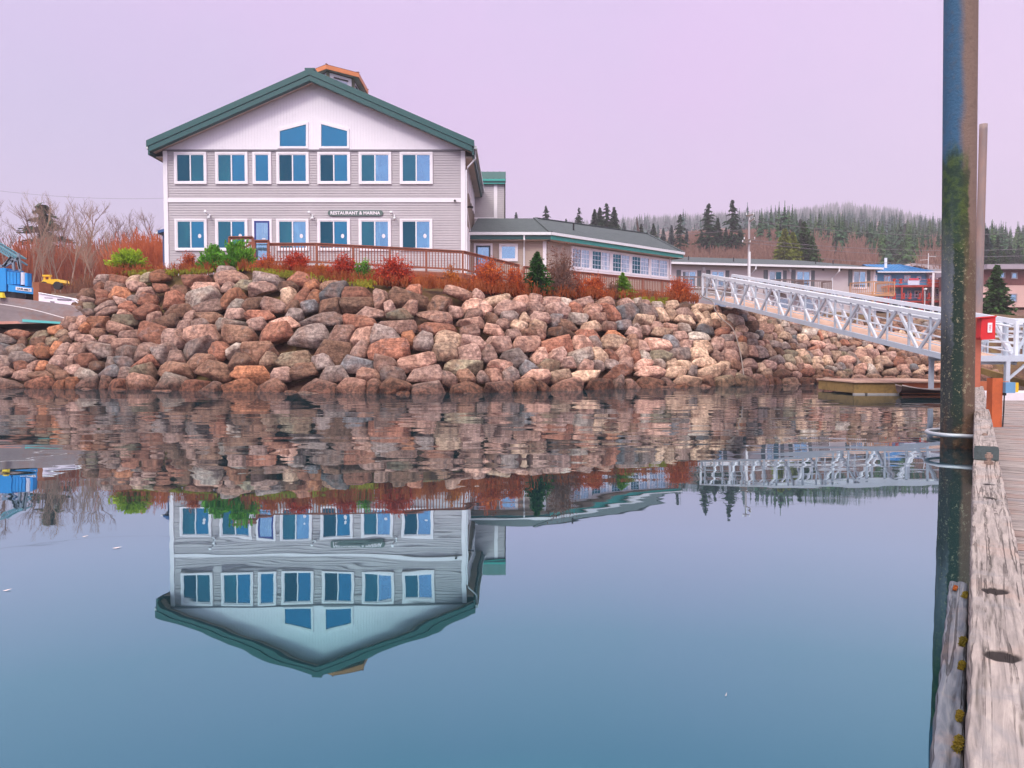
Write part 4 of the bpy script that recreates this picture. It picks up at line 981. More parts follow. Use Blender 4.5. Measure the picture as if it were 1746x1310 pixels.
g_dark=leafmat('spruce_needles',(40,76,54),.5,.15,(84,124,74)); g_mid=leafmat('hemlock_needles',(54,92,46),.45,.2,(100,132,64)); g_blue=leafmat('misty_needles',(62,92,86),.35,.15); g_yel=leafmat('cedar_foliage',(128,142,48),.4,.25,(182,180,72))
protos={}
def proto(kind,mt,h,rad,seed,sparse,droop,nb=9,leaf=1.0,bare=.05):
    tw,V,Fq=conifer_parts(h,rad,seed,sparse,droop,bare,nb,leaf)
    protos[kind]=(tw,V,Fq,mt,h)
proto('dense',g_dark,12,3.6,3,.12,.30,9,1.15); proto('mid',g_mid,12,4.2,5,.12,.28,10,1.25); proto('open',g_dark,12,3.7,8,.40,.38,7,.85,.10); proto('open_b',g_dark,12,4.0,18,.32,.32,8,.9,.08)
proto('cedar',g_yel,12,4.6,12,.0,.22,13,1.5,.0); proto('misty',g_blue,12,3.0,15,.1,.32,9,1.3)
made={}
GRP='evergreens on the hillside'
def plant(kind,px,ytop,ybase,Y,label,grp=GRP):
    tw,V,Fq,mt,h0=protos[kind]; b=at(px,ybase,Y); t=at(px,ytop,Y); h=t.z-b.z; s=h/h0; loc=Vector((t.x,Y,b.z)); 
    if kind not in made:
        made[kind]=tree_thing('conifer',label,tw,V,Fq,mt,barkd,loc,group=grp); made[kind].scale=(s,s,s); made[kind].rotation_euler=(0,0,rng.uniform(0,6)); return made[kind]
    return clone(made[kind],loc,label,rng.uniform(0,6),s)
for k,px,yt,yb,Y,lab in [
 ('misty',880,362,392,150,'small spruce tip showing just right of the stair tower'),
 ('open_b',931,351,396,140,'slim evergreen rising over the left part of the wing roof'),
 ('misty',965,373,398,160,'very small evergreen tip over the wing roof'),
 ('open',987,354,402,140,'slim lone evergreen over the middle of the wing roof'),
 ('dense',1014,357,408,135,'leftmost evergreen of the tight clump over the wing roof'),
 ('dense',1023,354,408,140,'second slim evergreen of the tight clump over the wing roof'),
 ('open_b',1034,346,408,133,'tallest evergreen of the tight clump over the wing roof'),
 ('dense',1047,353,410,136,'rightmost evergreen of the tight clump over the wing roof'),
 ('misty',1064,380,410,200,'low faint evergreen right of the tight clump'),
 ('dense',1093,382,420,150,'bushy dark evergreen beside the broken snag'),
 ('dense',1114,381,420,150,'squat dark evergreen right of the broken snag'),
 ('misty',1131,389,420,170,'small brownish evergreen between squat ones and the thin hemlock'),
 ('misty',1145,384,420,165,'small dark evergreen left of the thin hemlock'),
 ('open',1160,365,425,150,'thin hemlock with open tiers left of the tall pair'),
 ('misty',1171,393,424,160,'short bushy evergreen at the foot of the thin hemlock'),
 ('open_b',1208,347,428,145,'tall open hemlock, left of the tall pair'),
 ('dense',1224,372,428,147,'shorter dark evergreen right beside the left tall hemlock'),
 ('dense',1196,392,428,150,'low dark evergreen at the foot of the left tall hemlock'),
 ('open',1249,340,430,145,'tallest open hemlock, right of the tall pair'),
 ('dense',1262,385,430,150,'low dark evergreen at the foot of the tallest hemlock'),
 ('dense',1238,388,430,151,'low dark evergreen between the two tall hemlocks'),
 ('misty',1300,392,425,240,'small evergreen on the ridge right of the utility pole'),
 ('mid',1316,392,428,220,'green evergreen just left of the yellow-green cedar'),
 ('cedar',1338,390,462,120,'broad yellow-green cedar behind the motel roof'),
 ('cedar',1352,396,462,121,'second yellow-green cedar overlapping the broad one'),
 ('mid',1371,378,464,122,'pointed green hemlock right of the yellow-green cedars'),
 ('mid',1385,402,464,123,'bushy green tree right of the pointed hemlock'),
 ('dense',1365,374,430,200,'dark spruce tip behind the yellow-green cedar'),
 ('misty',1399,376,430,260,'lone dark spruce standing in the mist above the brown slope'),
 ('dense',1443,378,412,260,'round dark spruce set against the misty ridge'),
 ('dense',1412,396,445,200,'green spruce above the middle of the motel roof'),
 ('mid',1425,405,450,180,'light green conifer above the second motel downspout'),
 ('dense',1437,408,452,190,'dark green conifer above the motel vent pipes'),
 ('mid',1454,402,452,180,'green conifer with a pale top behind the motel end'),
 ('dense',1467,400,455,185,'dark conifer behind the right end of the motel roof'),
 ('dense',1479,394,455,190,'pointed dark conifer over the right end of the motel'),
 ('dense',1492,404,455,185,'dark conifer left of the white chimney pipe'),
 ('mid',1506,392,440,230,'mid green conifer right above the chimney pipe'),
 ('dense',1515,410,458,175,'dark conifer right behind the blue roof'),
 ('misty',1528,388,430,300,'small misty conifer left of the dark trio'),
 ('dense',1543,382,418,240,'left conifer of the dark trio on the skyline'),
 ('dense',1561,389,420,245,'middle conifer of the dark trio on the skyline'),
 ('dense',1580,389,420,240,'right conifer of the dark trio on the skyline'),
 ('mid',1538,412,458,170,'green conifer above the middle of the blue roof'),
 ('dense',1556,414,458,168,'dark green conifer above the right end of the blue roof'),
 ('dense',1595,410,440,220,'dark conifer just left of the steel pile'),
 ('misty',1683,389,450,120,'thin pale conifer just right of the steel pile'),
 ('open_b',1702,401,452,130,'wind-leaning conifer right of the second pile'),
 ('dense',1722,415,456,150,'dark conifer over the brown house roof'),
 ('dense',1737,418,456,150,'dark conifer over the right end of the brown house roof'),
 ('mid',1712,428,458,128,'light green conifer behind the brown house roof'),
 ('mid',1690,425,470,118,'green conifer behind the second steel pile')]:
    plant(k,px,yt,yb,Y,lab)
# broken snag
a=at(1091,405,140); m=MB(); m.tube([a,at(1087,385,140),at(1085.5,371,140)],[.25,.18,.05],6); o=m.build('snag',barkd); tag(o,'broken leaning dead trunk over the far end of the wing roof','dead tree')
# far wood fading in mist: one stuff object
def cone_forest(name,label,spots,mt):
    r=np.random.RandomState(5); C=[];A=[];B=[]
    for (p,h,rad) in spots:
        n=int(64+h*1.5); t=r.rand(n)**.8; a=r.rand(n)*6.28; rr=rad*(1-t)*r.uniform(.3,1,n); w=rad*.27*(1.15-t)
        C.append(np.stack([p[0]+np.cos(a)*rr,p[1]+np.sin(a)*rr,p[2]+h*t],1))
        A.append(np.stack([np.cos(a+1.57)*w,np.sin(a+1.57)*w,0*w],1)); B.append(np.stack([np.cos(a)*w*.4,np.sin(a)*w*.4,-w*.55],1))
        k=6; tt=np.linspace(0.1,.97,k); C.append(np.stack([p[0]+0*tt,p[1]+0*tt,p[2]+h*tt],1)); ww=rad*.30*(1.05-tt); A.append(np.stack([ww,0*ww,0*ww],1)); B.append(np.stack([0*ww,0*ww,ww*0+h*.12],1))
    V,Fq=quads(np.concatenate(C),np.concatenate(A),np.concatenate(B)); o=link(name,mesh_np(name,V,Fq),mt,origin=False); tag(o,label,None,kind='stuff')
rr=random.Random(21); spots=[]
for _ in range(2600):
    px=rr.uniform(860,1760); Y=rr.choice([rr.uniform(260,420),rr.uniform(450,800),rr.uniform(700,1100),rr.uniform(1040,1150),rr.uniform(1100,1150)])
    if Y<420 and px<1400 and rr.random()<.8: continue
    p=hill_at(px,Y); h=rr.uniform(6,13)*(.7+Y/2300); spots.append((p,h,h*.30))
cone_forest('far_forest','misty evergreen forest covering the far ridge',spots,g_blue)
spots=[]
for _ in range(420):
    px=rr.choice([rr.uniform(1280,1600),rr.uniform(1390,1600),rr.uniform(1670,1770)]); Y=rr.uniform(150,300)
    p=hill_at(px,Y); h=rr.uniform(4,9); spots.append((p,h,h*.26))
cone_forest('hillside_wood','green young wood on the slope above the motel and blue house',spots[::3],g_mid)
cone_forest('hillside_wood','darker evergreen wood mixed over the slope behind the houses',[q for i,q in enumerate(spots) if i%3],g_dark)
# ------------------------------------------------------------ bare trees
def bare_tree(h,seed,spread=.55,levels=4,r0=None,thick=1.0):
    r=random.Random(seed); m=MB(); r0=r0 or h*.012*thick
    def grow(p,d,ln,rad,lv):
        n=4; pts=[p]; q=p.copy(); dd=d.copy()
        for i in range(n):
            dd=(dd+Vector((r.uniform(-1,1),r.uniform(-1,1),r.uniform(-.4,.8)))*.13).normalized(); q=q+dd*ln/n; pts.append(q.copy())
        m.tube(pts,[rad*(1-.16*i) for i in range(n+1)],5 if lv==0 else 3,cap=False)
        if lv>=levels: return
        k=[11,6,5,4,3][lv]
        for i in range(k):
            t=(.35+.65*(i+r.random()*.6)/k) if lv==0 else r.uniform(.25,1); j=min(n-1,int(t*n)); b=pts[j].lerp(pts[j+1],t*n-j) if j<n else pts[-1]
            a=r.uniform(0,2*PI); s=Vector((math.cos(a),math.sin(a),r.uniform(.1,.9)))
            nd=(dd*.75+s*spread*1.25).normalized(); grow(b,nd,ln*r.uniform(.34,.52)*(1-.35*t if lv==0 else 1),rad*.42,lv+1)
    grow(Vector((0,0,-.4)),Vector((0,0,1)),h*.85,r0,0); return m
bt=[bare_tree(10,s,sp_,4,thick=tk) for s,sp_,tk in ((1,.42,.8),(2,.36,.8),(3,.55,1.0),(4,.28,.7))]
bmesh_=[mesh_np('branches',b.v,b.f) for b in bt]
palebark=M('pale_bark',(152,126,110),.9,.25,3,(1,1,.3),bump=.2); brownbark=M('brown_branches',(128,100,92),.9,.25,2,bump=.2)
cnt=[0]
def bare(px,ytop,ybase,Y,label,k=0,mt=None,grp='bare trees on the left shore',lean=0):
    b=at(px,ybase,Y); t=at(px,ytop,Y); s=(t.z-b.z)/9.6
    me=bmesh_[k]
    if mt is not None:
        key=(k,mt.name)
        if key not in made: me=me.copy(); me.materials.append(mt); made[key]=me
        me=made[key]
    o=bpy.data.objects.new('bare_tree',me); COL.objects.link(o); o.location=(t.x,Y,b.z); o.scale=(s,s,s); o.rotation_euler=(0,lean,rng.uniform(0,6.28)); tag(o,label,'tree',grp)
for i,(px,yt,yb,Y,k,mt,ln,lab) in enumerate([
 (8,334,520,72,2,brownbark,0,'leafless tree at the far left edge behind the crane'),
 (46,338,522,74,0,palebark,0,'tall leafless tree with a fanned crown above the crane cab'),
 (72,352,520,84,2,brownbark,0,'dark leafless tree with dense twigs left of the loader'),
 (66,405,520,66,3,palebark,0,'thin pale trunk left of the yellow loader'),
 (94,400,515,68,3,palebark,0,'slender pale sapling rising behind the yellow loader'),
 (104,372,516,76,1,palebark,0,'slim leafless birch directly above the loader'),
 (111,350,514,70,1,palebark,.02,'straight white birch trunk just right of the yellow loader'),
 (118,372,516,82,0,brownbark,0,'brown leafless tree behind the white birch trunk'),
 (137,388,512,66,0,palebark,.05,'arching pale tree with forked limbs right of the loader'),
 (146,340,500,88,2,brownbark,-.03,'wide-topped leafless tree on the skyline'),
 (128,355,505,96,1,brownbark,0,'distant leafless tree between the skyline crowns'),
 (168,395,500,64,0,palebark,-.22,'pale tree leaning left above the end of the rocks'),
 (152,420,505,62,3,palebark,.1,'small pale sapling beside the leaning tree'),
 (186,398,480,66,3,palebark,.08,'pale forked tree behind the yellow-green shrub'),
 (196,400,480,68,1,palebark,-.05,'thin pale tree right above the yellow-green shrub'),
 (214,392,470,80,0,brownbark,0,'brown leafless tree left of the rusty thicket'),
 (236,388,470,72,3,palebark,0,'slender pale trunk inside the rusty thicket'),
 (262,362,470,110,2,brownbark,0,'leafless tree beside the restaurant wall'),
 (240,368,470,112,0,brownbark,0,'faint leafless tree above the rusty thicket'),
 (210,372,480,115,2,brownbark,0,'faint wide leafless tree in the mist'),
 (186,374,480,112,1,brownbark,0,'faint slim leafless tree in the mist')]):
    bare(px,yt,yb,Y,lab,k,mt,lean=ln)
# dark conifer on the left skyline
o=plant('open_b',72,346,520,90,'ragged dark conifer among the leafless trees on the left',grp=None); o.scale=(o.scale[0]*1.5,o.scale[1]*1.5,o.scale[2])
if 'group' in o: del o['group']
# brush thicket: fine upright twigs, one stuff object per patch
def twigs(name,label,fn,n,mt,hh=(1.5,4),seed=1,r=.03,br=4):
    q=np.random.RandomState(seed); V=[];Fq=[]; k=0
    C=[];A=[];B=[]
    for _ in range(n):
        p=fn(q); 
        if p is None: continue
        h=q.uniform(*hh); az=q.uniform(0,6.28); ln=q.uniform(0,.35)
        for b in range(br):
            s0=q.uniform(0,.5)*h if b else 0; l=(h-s0)*q.uniform(.6,1) if b else h*q.uniform(.8,1); d=np.array([math.cos(az+b*2)*(.15+.4*(b>0)*q.rand()),math.sin(az+b*2)*(.15+.4*(b>0)*q.rand()),1]); d/=np.linalg.norm(d)
            c=np.array(p)+np.array([0,0,s0])+d*l/2; C.append(c); A.append(np.array([math.cos(az),math.sin(az)*0.3,0])*r*q.uniform(.5,1.2)); B.append(d*l/2)
    V,Fq=quads(np.array(C),np.array(A),np.array(B)); o=link(name,mesh_np(name,V,Fq),mt,origin=False); tag(o,label,None,kind='stuff'); return o
redbr=leafmat('red_brush',(160,84,54),.35,.3,(188,106,66)); rustbr=leafmat('rust_brush',(186,98,60),.35,.3,(206,118,74)); brownbr=leafmat('brown_brush',(136,104,92),.3,.3)
def left_fn(q):
    px=q.uniform(-60,300); Y=q.uniform(78,135); X=(px-CX)/FP*Y; return (X,Y,max(5.6,hill_z(px,Y) if Y>95 else 5.6)-.3)
twigs('brush_thicket','reddish brown leafless thicket behind the left shore',left_fn,9500,redbr,(5,8.8),3,.05,5)
def rust_fn(q):
    px=q.normal(258,20); Y=q.uniform(56,66); X=(px-CX)/FP*Y; return (X,Y,5.1)
twigs('rusty_thicket','bright rusty thicket at the left corner of the restaurant',rust_fn,1500,rustbr,(2.2,5.6),4,.03,5)
def left2_fn(q):
    px=q.uniform(-40,240); Y=q.uniform(58,76)
    if 48<px<122 and Y<67: return None
    X=(px-CX)/FP*Y; return (X,Y,5.1)
twigs('shore_brush','brown brush along the left shore below the thicket',left2_fn,2400,leafmat('shore_brush',(120,78,60),.35,.3,(160,104,62)),(.8,2.6),6,.035,4)
def right_fn(q):
    px=q.uniform(1150,1345); Y=q.uniform(118,215); p=hill_at(px,Y); return (p.x,p.y,p.z-.3)
twigs('hill_brush','brown leafless brush covering the slope behind the motel',right_fn,5200,brownbr,(1.5,3.2),7,.07,4)
def right2_fn(q):
    px=q.choice([q.uniform(1440,1490),q.uniform(1565,1604),q.uniform(1385,1450)]); Y=q.uniform(120,230); p=hill_at(px,Y); return (p.x,p.y,p.z-.3)
twigs('slope_brush','patches of brown brush among the green wood above the blue house',right2_fn,1600,brownbr,(2.5,6),8,.07,4)
# ------------------------------------------------------------ shrubs along the top of the bank
def shrub(name,label,px0,px1,ytop,ybase,Y,mt,kind='twig',seed=1,dens=1.0,cat='shrub',leaf=.035,stem=None,group=None):
    a=at(px0,ybase,Y); b=at(px1,ybase,Y); t=at((px0+px1)/2,ytop,Y); c=(a+b)/2; rx=(b.x-a.x)/2; h=t.z-c.z
    q=np.random.RandomState(seed); root=empty(name,(c.x,Y,c.z-.1),label,cat,group); m=MB(); C=[];A=[];B=[]
    ns=int(95*dens)
    for i in range(ns):
        az=q.uniform(0,6.28); el=q.uniform(.15,1.45); d=np.array([math.cos(az)*math.cos(el)*rx,math.sin(az)*math.cos(el)*rx*.8,math.sin(el)*h])*q.uniform(.55,1.22)
        p0=np.array([q.normal()*rx*.12,q.normal()*rx*.1,0]); pts=[]
        for t_ in (0,.35,.7,1.0):
            w=p0+d*t_; w[2]=p0[2]+d[2]*(t_**.8)+(.0 if kind!='juniper' else .05*math.sin(t_*3)*h); w+=q.normal(size=3)*.02*h*(t_>0); pts.append(Vector(w))
        m.tube(pts,[.012,.009,.006,.002],3,cap=False)
        for _ in range(3 if kind=='twig' else 1):
            j=q.randint(1,3); s=pts[j]; e_=s+Vector(d*q.uniform(.15,.4))+Vector(q.normal(size=3)*.12*h); m.tube([s,e_],[.006,.002],3,cap=False)
        n=int((26 if kind!='bare' else 7)*1.0); tt=q.uniform(.3 if kind!='bare' else .2,1.05,n); cc=p0+d*tt[:,None]; cc[:,2]=d[2]*tt**.8
        cc+=q.normal(size=(n,3))*np.array([rx*.09,rx*.09,h*.07])*(1.0 if kind!='juniper' else .7)
        C.append(cc); u=randdir(n,q); 
        if kind=='juniper': u=d/np.linalg.norm(d)+.5*u; u/=np.linalg.norm(u,axis=1)[:,None]
        v=np.cross(u,randdir(n,q)); v/=np.linalg.norm(v,axis=1)[:,None]+1e-6
        s=leaf*q.uniform(.5,1.2,n)[:,None]; A.append(u*s*(1.6 if kind=='juniper' else 1)); B.append(v*s*(.5 if kind=='juniper' else .55))
    sm_=mesh_np('stems',m.v,m.f); link('stems',sm_,stem or twigm,root,world=False)
    V,Fq=quads(np.concatenate(C),np.concatenate(A),np.concatenate(B)); link('foliage',mesh_np('foliage',V,Fq),mt,root,world=False); return root
redl=leafmat('red_barberry',(188,62,42),.4,.3,(214,98,52)); rustl=leafmat('rust_leaves',(196,92,44),.4,.3,(222,128,54)); orl=leafmat('orange_leaves',(196,112,44),.35,.3,(216,150,56)); junl=leafmat('juniper_green',(84,146,40),.4,.25,(140,188,54)); liml=leafmat('lime_juniper',(150,180,40),.3,.3,(196,208,62)); mossl=leafmat('yellow_moss',(138,138,42),.45,.2,(184,172,58)); brl=leafmat('brown_leaves',(132,92,78),.4,.3,(168,112,84)); redstem=M('red_stem',(140,62,48),.8,.25,3); 
def YT(px):
    X=(px-CX)/FP*30
    for _ in range(4): X=(px-CX)/FP*(Yw(X)+Zt(X)*COT)
    return Yw(X)+Zt(X)*COT
SH=[('juniper','low yellow-green juniper at the left end of the bank',188,250,427,452,liml,'juniper',1.6,.06),
 ('juniper','left green juniper below the second lower window',343,384,420,458,junl,'juniper',1.4,.06),
 ('juniper','larger green juniper beside the railing corner',374,436,415,460,junl,'juniper',1.8,.065),
 ('weeds','rusty low weeds below the leftmost lower window',300,345,430,455,rustl,'twig',.6,.03),
 ('shrub','small red barberry shrub in front of the deck below the door',478,528,430,458,redl,'twig',1.5,.035),
 ('weeds','orange-brown grassy weeds beside the green juniper',430,480,432,458,rustl,'twig',.6,.028),
 ('weeds','small orange weeds between the two red shrubs',536,562,446,464,orl,'twig',.5,.028),
 ('shrub','bright deep red barberry shrub below the sign',562,612,436,470,redl,'twig',1.6,.035),
 ('shrub','small green and yellow shrub between the red barberries',602,638,444,476,junl,'twig',.9,.035),
 ('shrub','wide red barberry shrub in front of the middle of the deck',634,712,439,482,redl,'twig',2.2,.036),
 ('shrub','small orange shrub below the deck beams',752,788,456,490,orl,'twig',.9,.033),
 ('shrub','sparse rusty twigs left of the small orange shrub',722,750,462,488,rustl,'bare',.5,.03),
 ('shrub','large rusty orange shrub covering the railing bend',800,866,446,498,rustl,'twig',2.4,.036),
 ('shrub','rusty shrub just left of the dark green spruce',852,902,456,502,rustl,'twig',1.4,.036),
 ('shrub','tall bare brown shrub with dry leaves at the wing corner',922,990,424,504,brl,'bare',3.2,.04),
 ('shrub','rusty bush at the foot of the tall bare shrub',962,1002,468,506,rustl,'twig',1.0,.034),
 ('shrub','round rust-red shrub left of the bright green spruce',992,1036,470,506,rustl,'twig',1.7,.033),
 ('weeds','brown weeds at the foot of the bright green spruce',1030,1060,478,508,brl,'twig',.7,.03),
 ('weeds','low brown weeds between the green spruce and the orange shrub',1078,1132,492,512,brl,'twig',.9,.03),
 ('shrub','round fluffy orange-red shrub at the top of the gangway',1130,1186,476,514,rustl,'twig',2.2,.032)]
for i,(nm,lab,a,b,yt,yb,mt,kd,dn,lf) in enumerate(SH):
    Y=YT((a+b)/2)+.75; root=shrub(nm,lab,a,b,yt,yb,Y,mt,kd,30+i,dn,cat='weeds' if nm=='weeds' else 'shrub',leaf=lf,stem=redstem if mt in (redl,rustl) else None)
# small spruces on the bank
spg=leafmat('young_spruce',(46,100,44),.45,.2,(92,140,60)); spl=leafmat('bright_spruce',(124,172,50),.35,.25,(168,200,70))
for px,yt,yb,rad,mt,sd,lab in ((916,428,502,1.15,spg,41,'dark green young spruce on the bank in front of the wing corner'),(1062,464,512,1.5,spl,44,'bright green young spruce in front of the walkway railing')):
    Y=YT(px)+.7; b=at(px,yb,Y); t=at(px,yt,Y); h=t.z-b.z
    tw,V,Fq=conifer_parts(h,rad*h*.40,sd,.1,.10,.02,13,1.15); tree_thing('young_spruce',lab,tw,V,Fq,mt,barkd,Vector((t.x,Y,b.z)))
# moss and dry grass on the crest
def crest_fn(q):
    px=q.uniform(180,1190); Y=YT(px)+q.uniform(-.1,2.2); X=(px-CX)/FP*Y; return (X,Y,ground(X,Y)-.05)
twigs('dry_grass','dry reddish grass and twigs along the top of the bank',crest_fn,4200,leafmat('dry_stems',(158,84,48),.45,.3,(196,116,60)),(.10,.62),9,.010,5)
def moss_fn(q):
    px=q.choice([q.normal(262,22),q.normal(500,32),q.normal(470,22),q.normal(620,9),q.normal(1108,12),q.normal(330,40)]); Y=YT(px)+q.uniform(-.25,1.0); X=(px-CX)/FP*Y; return (X,Y,ground(X,Y)-.04)
twigs('moss','yellow-green moss and ground cover between the shrubs',moss_fn,3000,mossl,(.06,.22),10,.022,5)
# ------------------------------------------------------------ gangway
alu=M('aluminium',(182,190,202),.5,.08,3,metal=.1,bump=.1)
aluw=M('aluminium_light',(212,217,226),.5,.06,3,metal=.1,bump=.1)
def gangway(name,label,nearA,nearB,width,H,nb,deckm,rails=4):
    """nearA upper end, nearB lower end: bottom chord of the near truss"""
    d=nearB-nearA; hd=Vector((d.x,d.y,0)).normalized(); side=Vector((hd.y,-hd.x,0))
    if side.x<0: side=-side
    root=empty(name,nearA,label,'gangway')
    up=Vector((0,0,H))
    for k,off_ in enumerate((Vector((0,0,0)),side*width)):
        A=nearA+off_; B=nearB+off_; dd=(B-A)/nb
        m=MB(); m.bar(A,B,.10,.16); m.build('bottom_chord',alu,root)
        m=MB(); m.bar(A+up,B+up,.10,.13); m.build('top_chord',aluw,root)
        m=MB(); m.bar(A,A+up,.09); m.build('end_post',aluw,root); m=MB(); m.bar(B,B+up,.09); m.build('end_post',aluw,root)
        for i in range(nb):
            n0=A+dd*i; tp=A+dd*(i+.5)+up; n1=A+dd*(i+1)
            for p,q in ((n0,tp),(tp,n1)):
                m=MB(); m.bar(p+(q-p)*.03,q-(q-p)*.03,.072,.08); m.build('truss_diagonal',alu if q is tp else aluw,root)
            m=MB(); m.bar(A+dd*(i+.78)+Vector((0,0,.05)),A+dd*(i+.78)+up*.97,.06); m.build('truss_post',alu,root)
            m=MB(); m.bar(A+dd*(i+.25)+Vector((0,0,.05)),A+dd*(i+.25)+up*.97,.05); m.build('truss_post',alu,root)
        ins=side*(.09 if k==0 else -.09)
        for j in range(rails):
            z_=H*(.25+.62*j/(rails-1)); m=MB(); m.bar(A+ins+Vector((0,0,z_)),B+ins+Vector((0,0,z_)),.035,.03); m.build('guard_rail',aluw,root)
        m=MB(); m.tube([A+ins*2+Vector((0,0,H-.13)),B+ins*2+Vector((0,0,H-.13))],.03,8); m.build('handrail',aluw,root)
    m=MB(); n=int(d.length/.16)
    for i in range(n): m.obox(nearA+d*(i/n)+side*.06+Vector((0,0,.05)),d*(.9/n),side*(width-.12),Vector((0,0,.035)))
    m.build('deck_planks',deckm,root)
    m=MB()
    for i in range(0,nb*2+1): p=nearA+d*(i/(nb*2))+Vector((0,0,-.01)); m.bar(p,p+side*width,.06,.1)
    m.build('cross_beam',alu,root)
    return root
GA=at(1198,508,38.0); GB=at(1648,618,21.2)
pinkdeck=M('gangway_planks',(198,162,144),.85,.2,3,bump=.3)
gangway('gangway','long sloping aluminium truss gangway from the rocky bank down to the float',GA,GB,1.55,1.12,9,pinkdeck)
# landing platform and its legs at the lower end
YP=21.0; zpl=at(1650,609,YP).z
lp=empty('landing_platform',(at(1655,609,YP).x,YP,.4),'flat aluminium landing platform on legs at the lower end of the gangway','platform')
xa,xb=at(1585,609,YP+1.95).x,at(1830,609,YP).x
m=MB(); m.box(xa,xb,YP,YP+.12,zpl-.12,zpl+.04); m.box(xa,xb,YP+1.9,YP+2.02,zpl-.12,zpl+.04); m.box(xa,xb,YP+.12,YP+1.9,zpl-.05,zpl+.01); m.build('platform_deck',alu,lp)
for x,dy in ((xa+.06,.05),(xa+.06,1.95),(at(1719,630,YP).x,.05),(at(1719,630,YP).x,1.95),(at(1800,630,YP).x,.05)):
    if 1:
        m=MB(); m.bar((x,YP+dy,.30),(x,YP+dy,zpl-.05),.11); m.build('leg',alu,lp)
x=at(1719,630,YP).x
for s in (1,): m=MB(); m.bar((x,YP+.05,.62),(x+.62*s,YP+.05,zpl-.1),.06); m.build('brace',alu,lp)
# second truss beyond the pile
gangway('gangway','flatter second aluminium truss gangway seen right of the pile',at(1668,606,23.3),at(1860,613,22.0),1.4,1.06,3,pinkdeck,rails=5)
g3=gangway('boat_ramp','low yellowish wooden ramp under the second gangway',at(1676,640,25.5),at(1800,672,22.5),1.6,.02,2,M('old_yellow_wood',(150,124,74),.85,.3,2),rails=2) if False else None
m=MB(); a=at(1672,628,26); b=at(1765,655,23.5)
rmp=empty('wooden_ramp',a,'low yellowish wooden ramp under the second gangway','ramp')
yw=M('old_yellow_wood',(158,132,84),.85,.3,2)
for k in range(26): m.obox(a+(b-a)*(k/26),(b-a)*(.9/26),Vector((.35,1.7,.12)),Vector((0,0,.05)))
m.build('planks',pinkdeck,rmp); m=MB(); m.bar(a+Vector((0,-.05,-.08)),b+Vector((0,-.05,-.08)),.1,.2); m.build('stringer',yw,rmp)
# hanging cable under the gangway
cab=M('grey_cable',(124,112,106),.6,.1,4)
def rope(name,label,pts,r,cat='cable',mt=None):
    P=[at(*p) for p in pts]; out=[]
    for i in range(len(P)-1):
        p0,p1,p2,p3=P[max(i-1,0)],P[i],P[i+1],P[min(i+2,len(P)-1)]
        for k in range(8):
            t=k/8; out.append(.5*((2*p1)+(p2-p0)*t+(2*p0-5*p1+4*p2-p3)*t*t+(3*p1-p0-3*p2+p3)*t**3))
    out.append(P[-1]); m=MB(); m.tube(out,r,6); o=m.build(name,mt or cab,smooth=True); tag(o,label,cat); return o
rope('cable','grey cable looping down over the rocks from the gangway head',[(1190,488,35),(1197,505,34.6),(1214,514,34.2),(1220,530,33),(1232,545,32.5),(1250,562,31.5),(1262,600,30),(1268,640,28.6)],.022)
# ------------------------------------------------------------ floats by the gangway
fl=empty('float',(at(1520,660,24).x,24.5,0),'low weathered timber float lying below the gangway','float')
ffy=M('mossy_timber',(146,118,70),.85,.3,2.5,bump=.4,dirt=(96,80,50)); ffr=M('red_timber',(164,92,62),.85,.3,2.5,bump=.4)
YFt=25.4; zt_=at(1500,654,YFt).z; zb_=-.1
m=MB(); m.box(at(1457,660,YFt).x,at(1538,660,YFt).x,YFt,YFt+3,.05,zt_); m.build('side_beam',ffy,fl)
m=MB(); m.box(at(1538,660,YFt).x+.01,at(1640,660,YFt).x,YFt-.04,YFt+3,.03,zt_+.02); m.build('side_beam',ffr,fl)
m=MB(); n=36; xa,xb=at(1455,660,YFt).x,at(1642,660,YFt).x
for i in range(n): m.box(xa+(xb-xa)*i/n,xa+(xb-xa)*(i+.93)/n,YFt-.08,YFt+3.1,zt_+.02,zt_+.065)
m.build('decking',pinkdeck,fl)
for px in (1465,1487,1505,1523): 
    x=at(px,668,YFt).x; m=MB(); m.box(x-.17,x+.17,YFt-.06,YFt+.1,-.1,.045); m.build('float_block',M('pale_float',(176,172,170),.7,.1,4),fl)
# skiff added at the float's right side in place of its reflection
m=MB(); c=at(1588,653,25.0); 
pts=[]
V=[];Fq=[]; nn=12
for i in range(nn+1):
    t=i/nn; x=-1.15+2.3*t; w=.42*math.sin(PI*min(1,.12+t*.95))**.7 if t<.99 else .05; h=.12+.14*(2*t-1)**2
    for j in range(7):
        a=PI*j/6; V.append((c.x+x,c.y-.2+math.cos(a)*w,.06+h+.02-math.sin(a)*(h)))
for i in range(nn):
    for j in range(6): k=i*7+j; Fq.append((k,k+1,k+8,k+7))
m.add(V,Fq); sk=empty('boatform',(c.x,c.y,.0),'small dark skiff with a pale gunwale moored beside the float','boat')
m.build('hull',M('dark_reflection',(70,52,46),.5,.2,2),sk,smooth=True)
for s in (0,6):
    m=MB(); m.tube([Vector(V[i*7+s]) for i in range(nn+1)],.022,6); m.build('gunwale',M('pale_reflection',(214,196,186),.6,.1,3),sk)
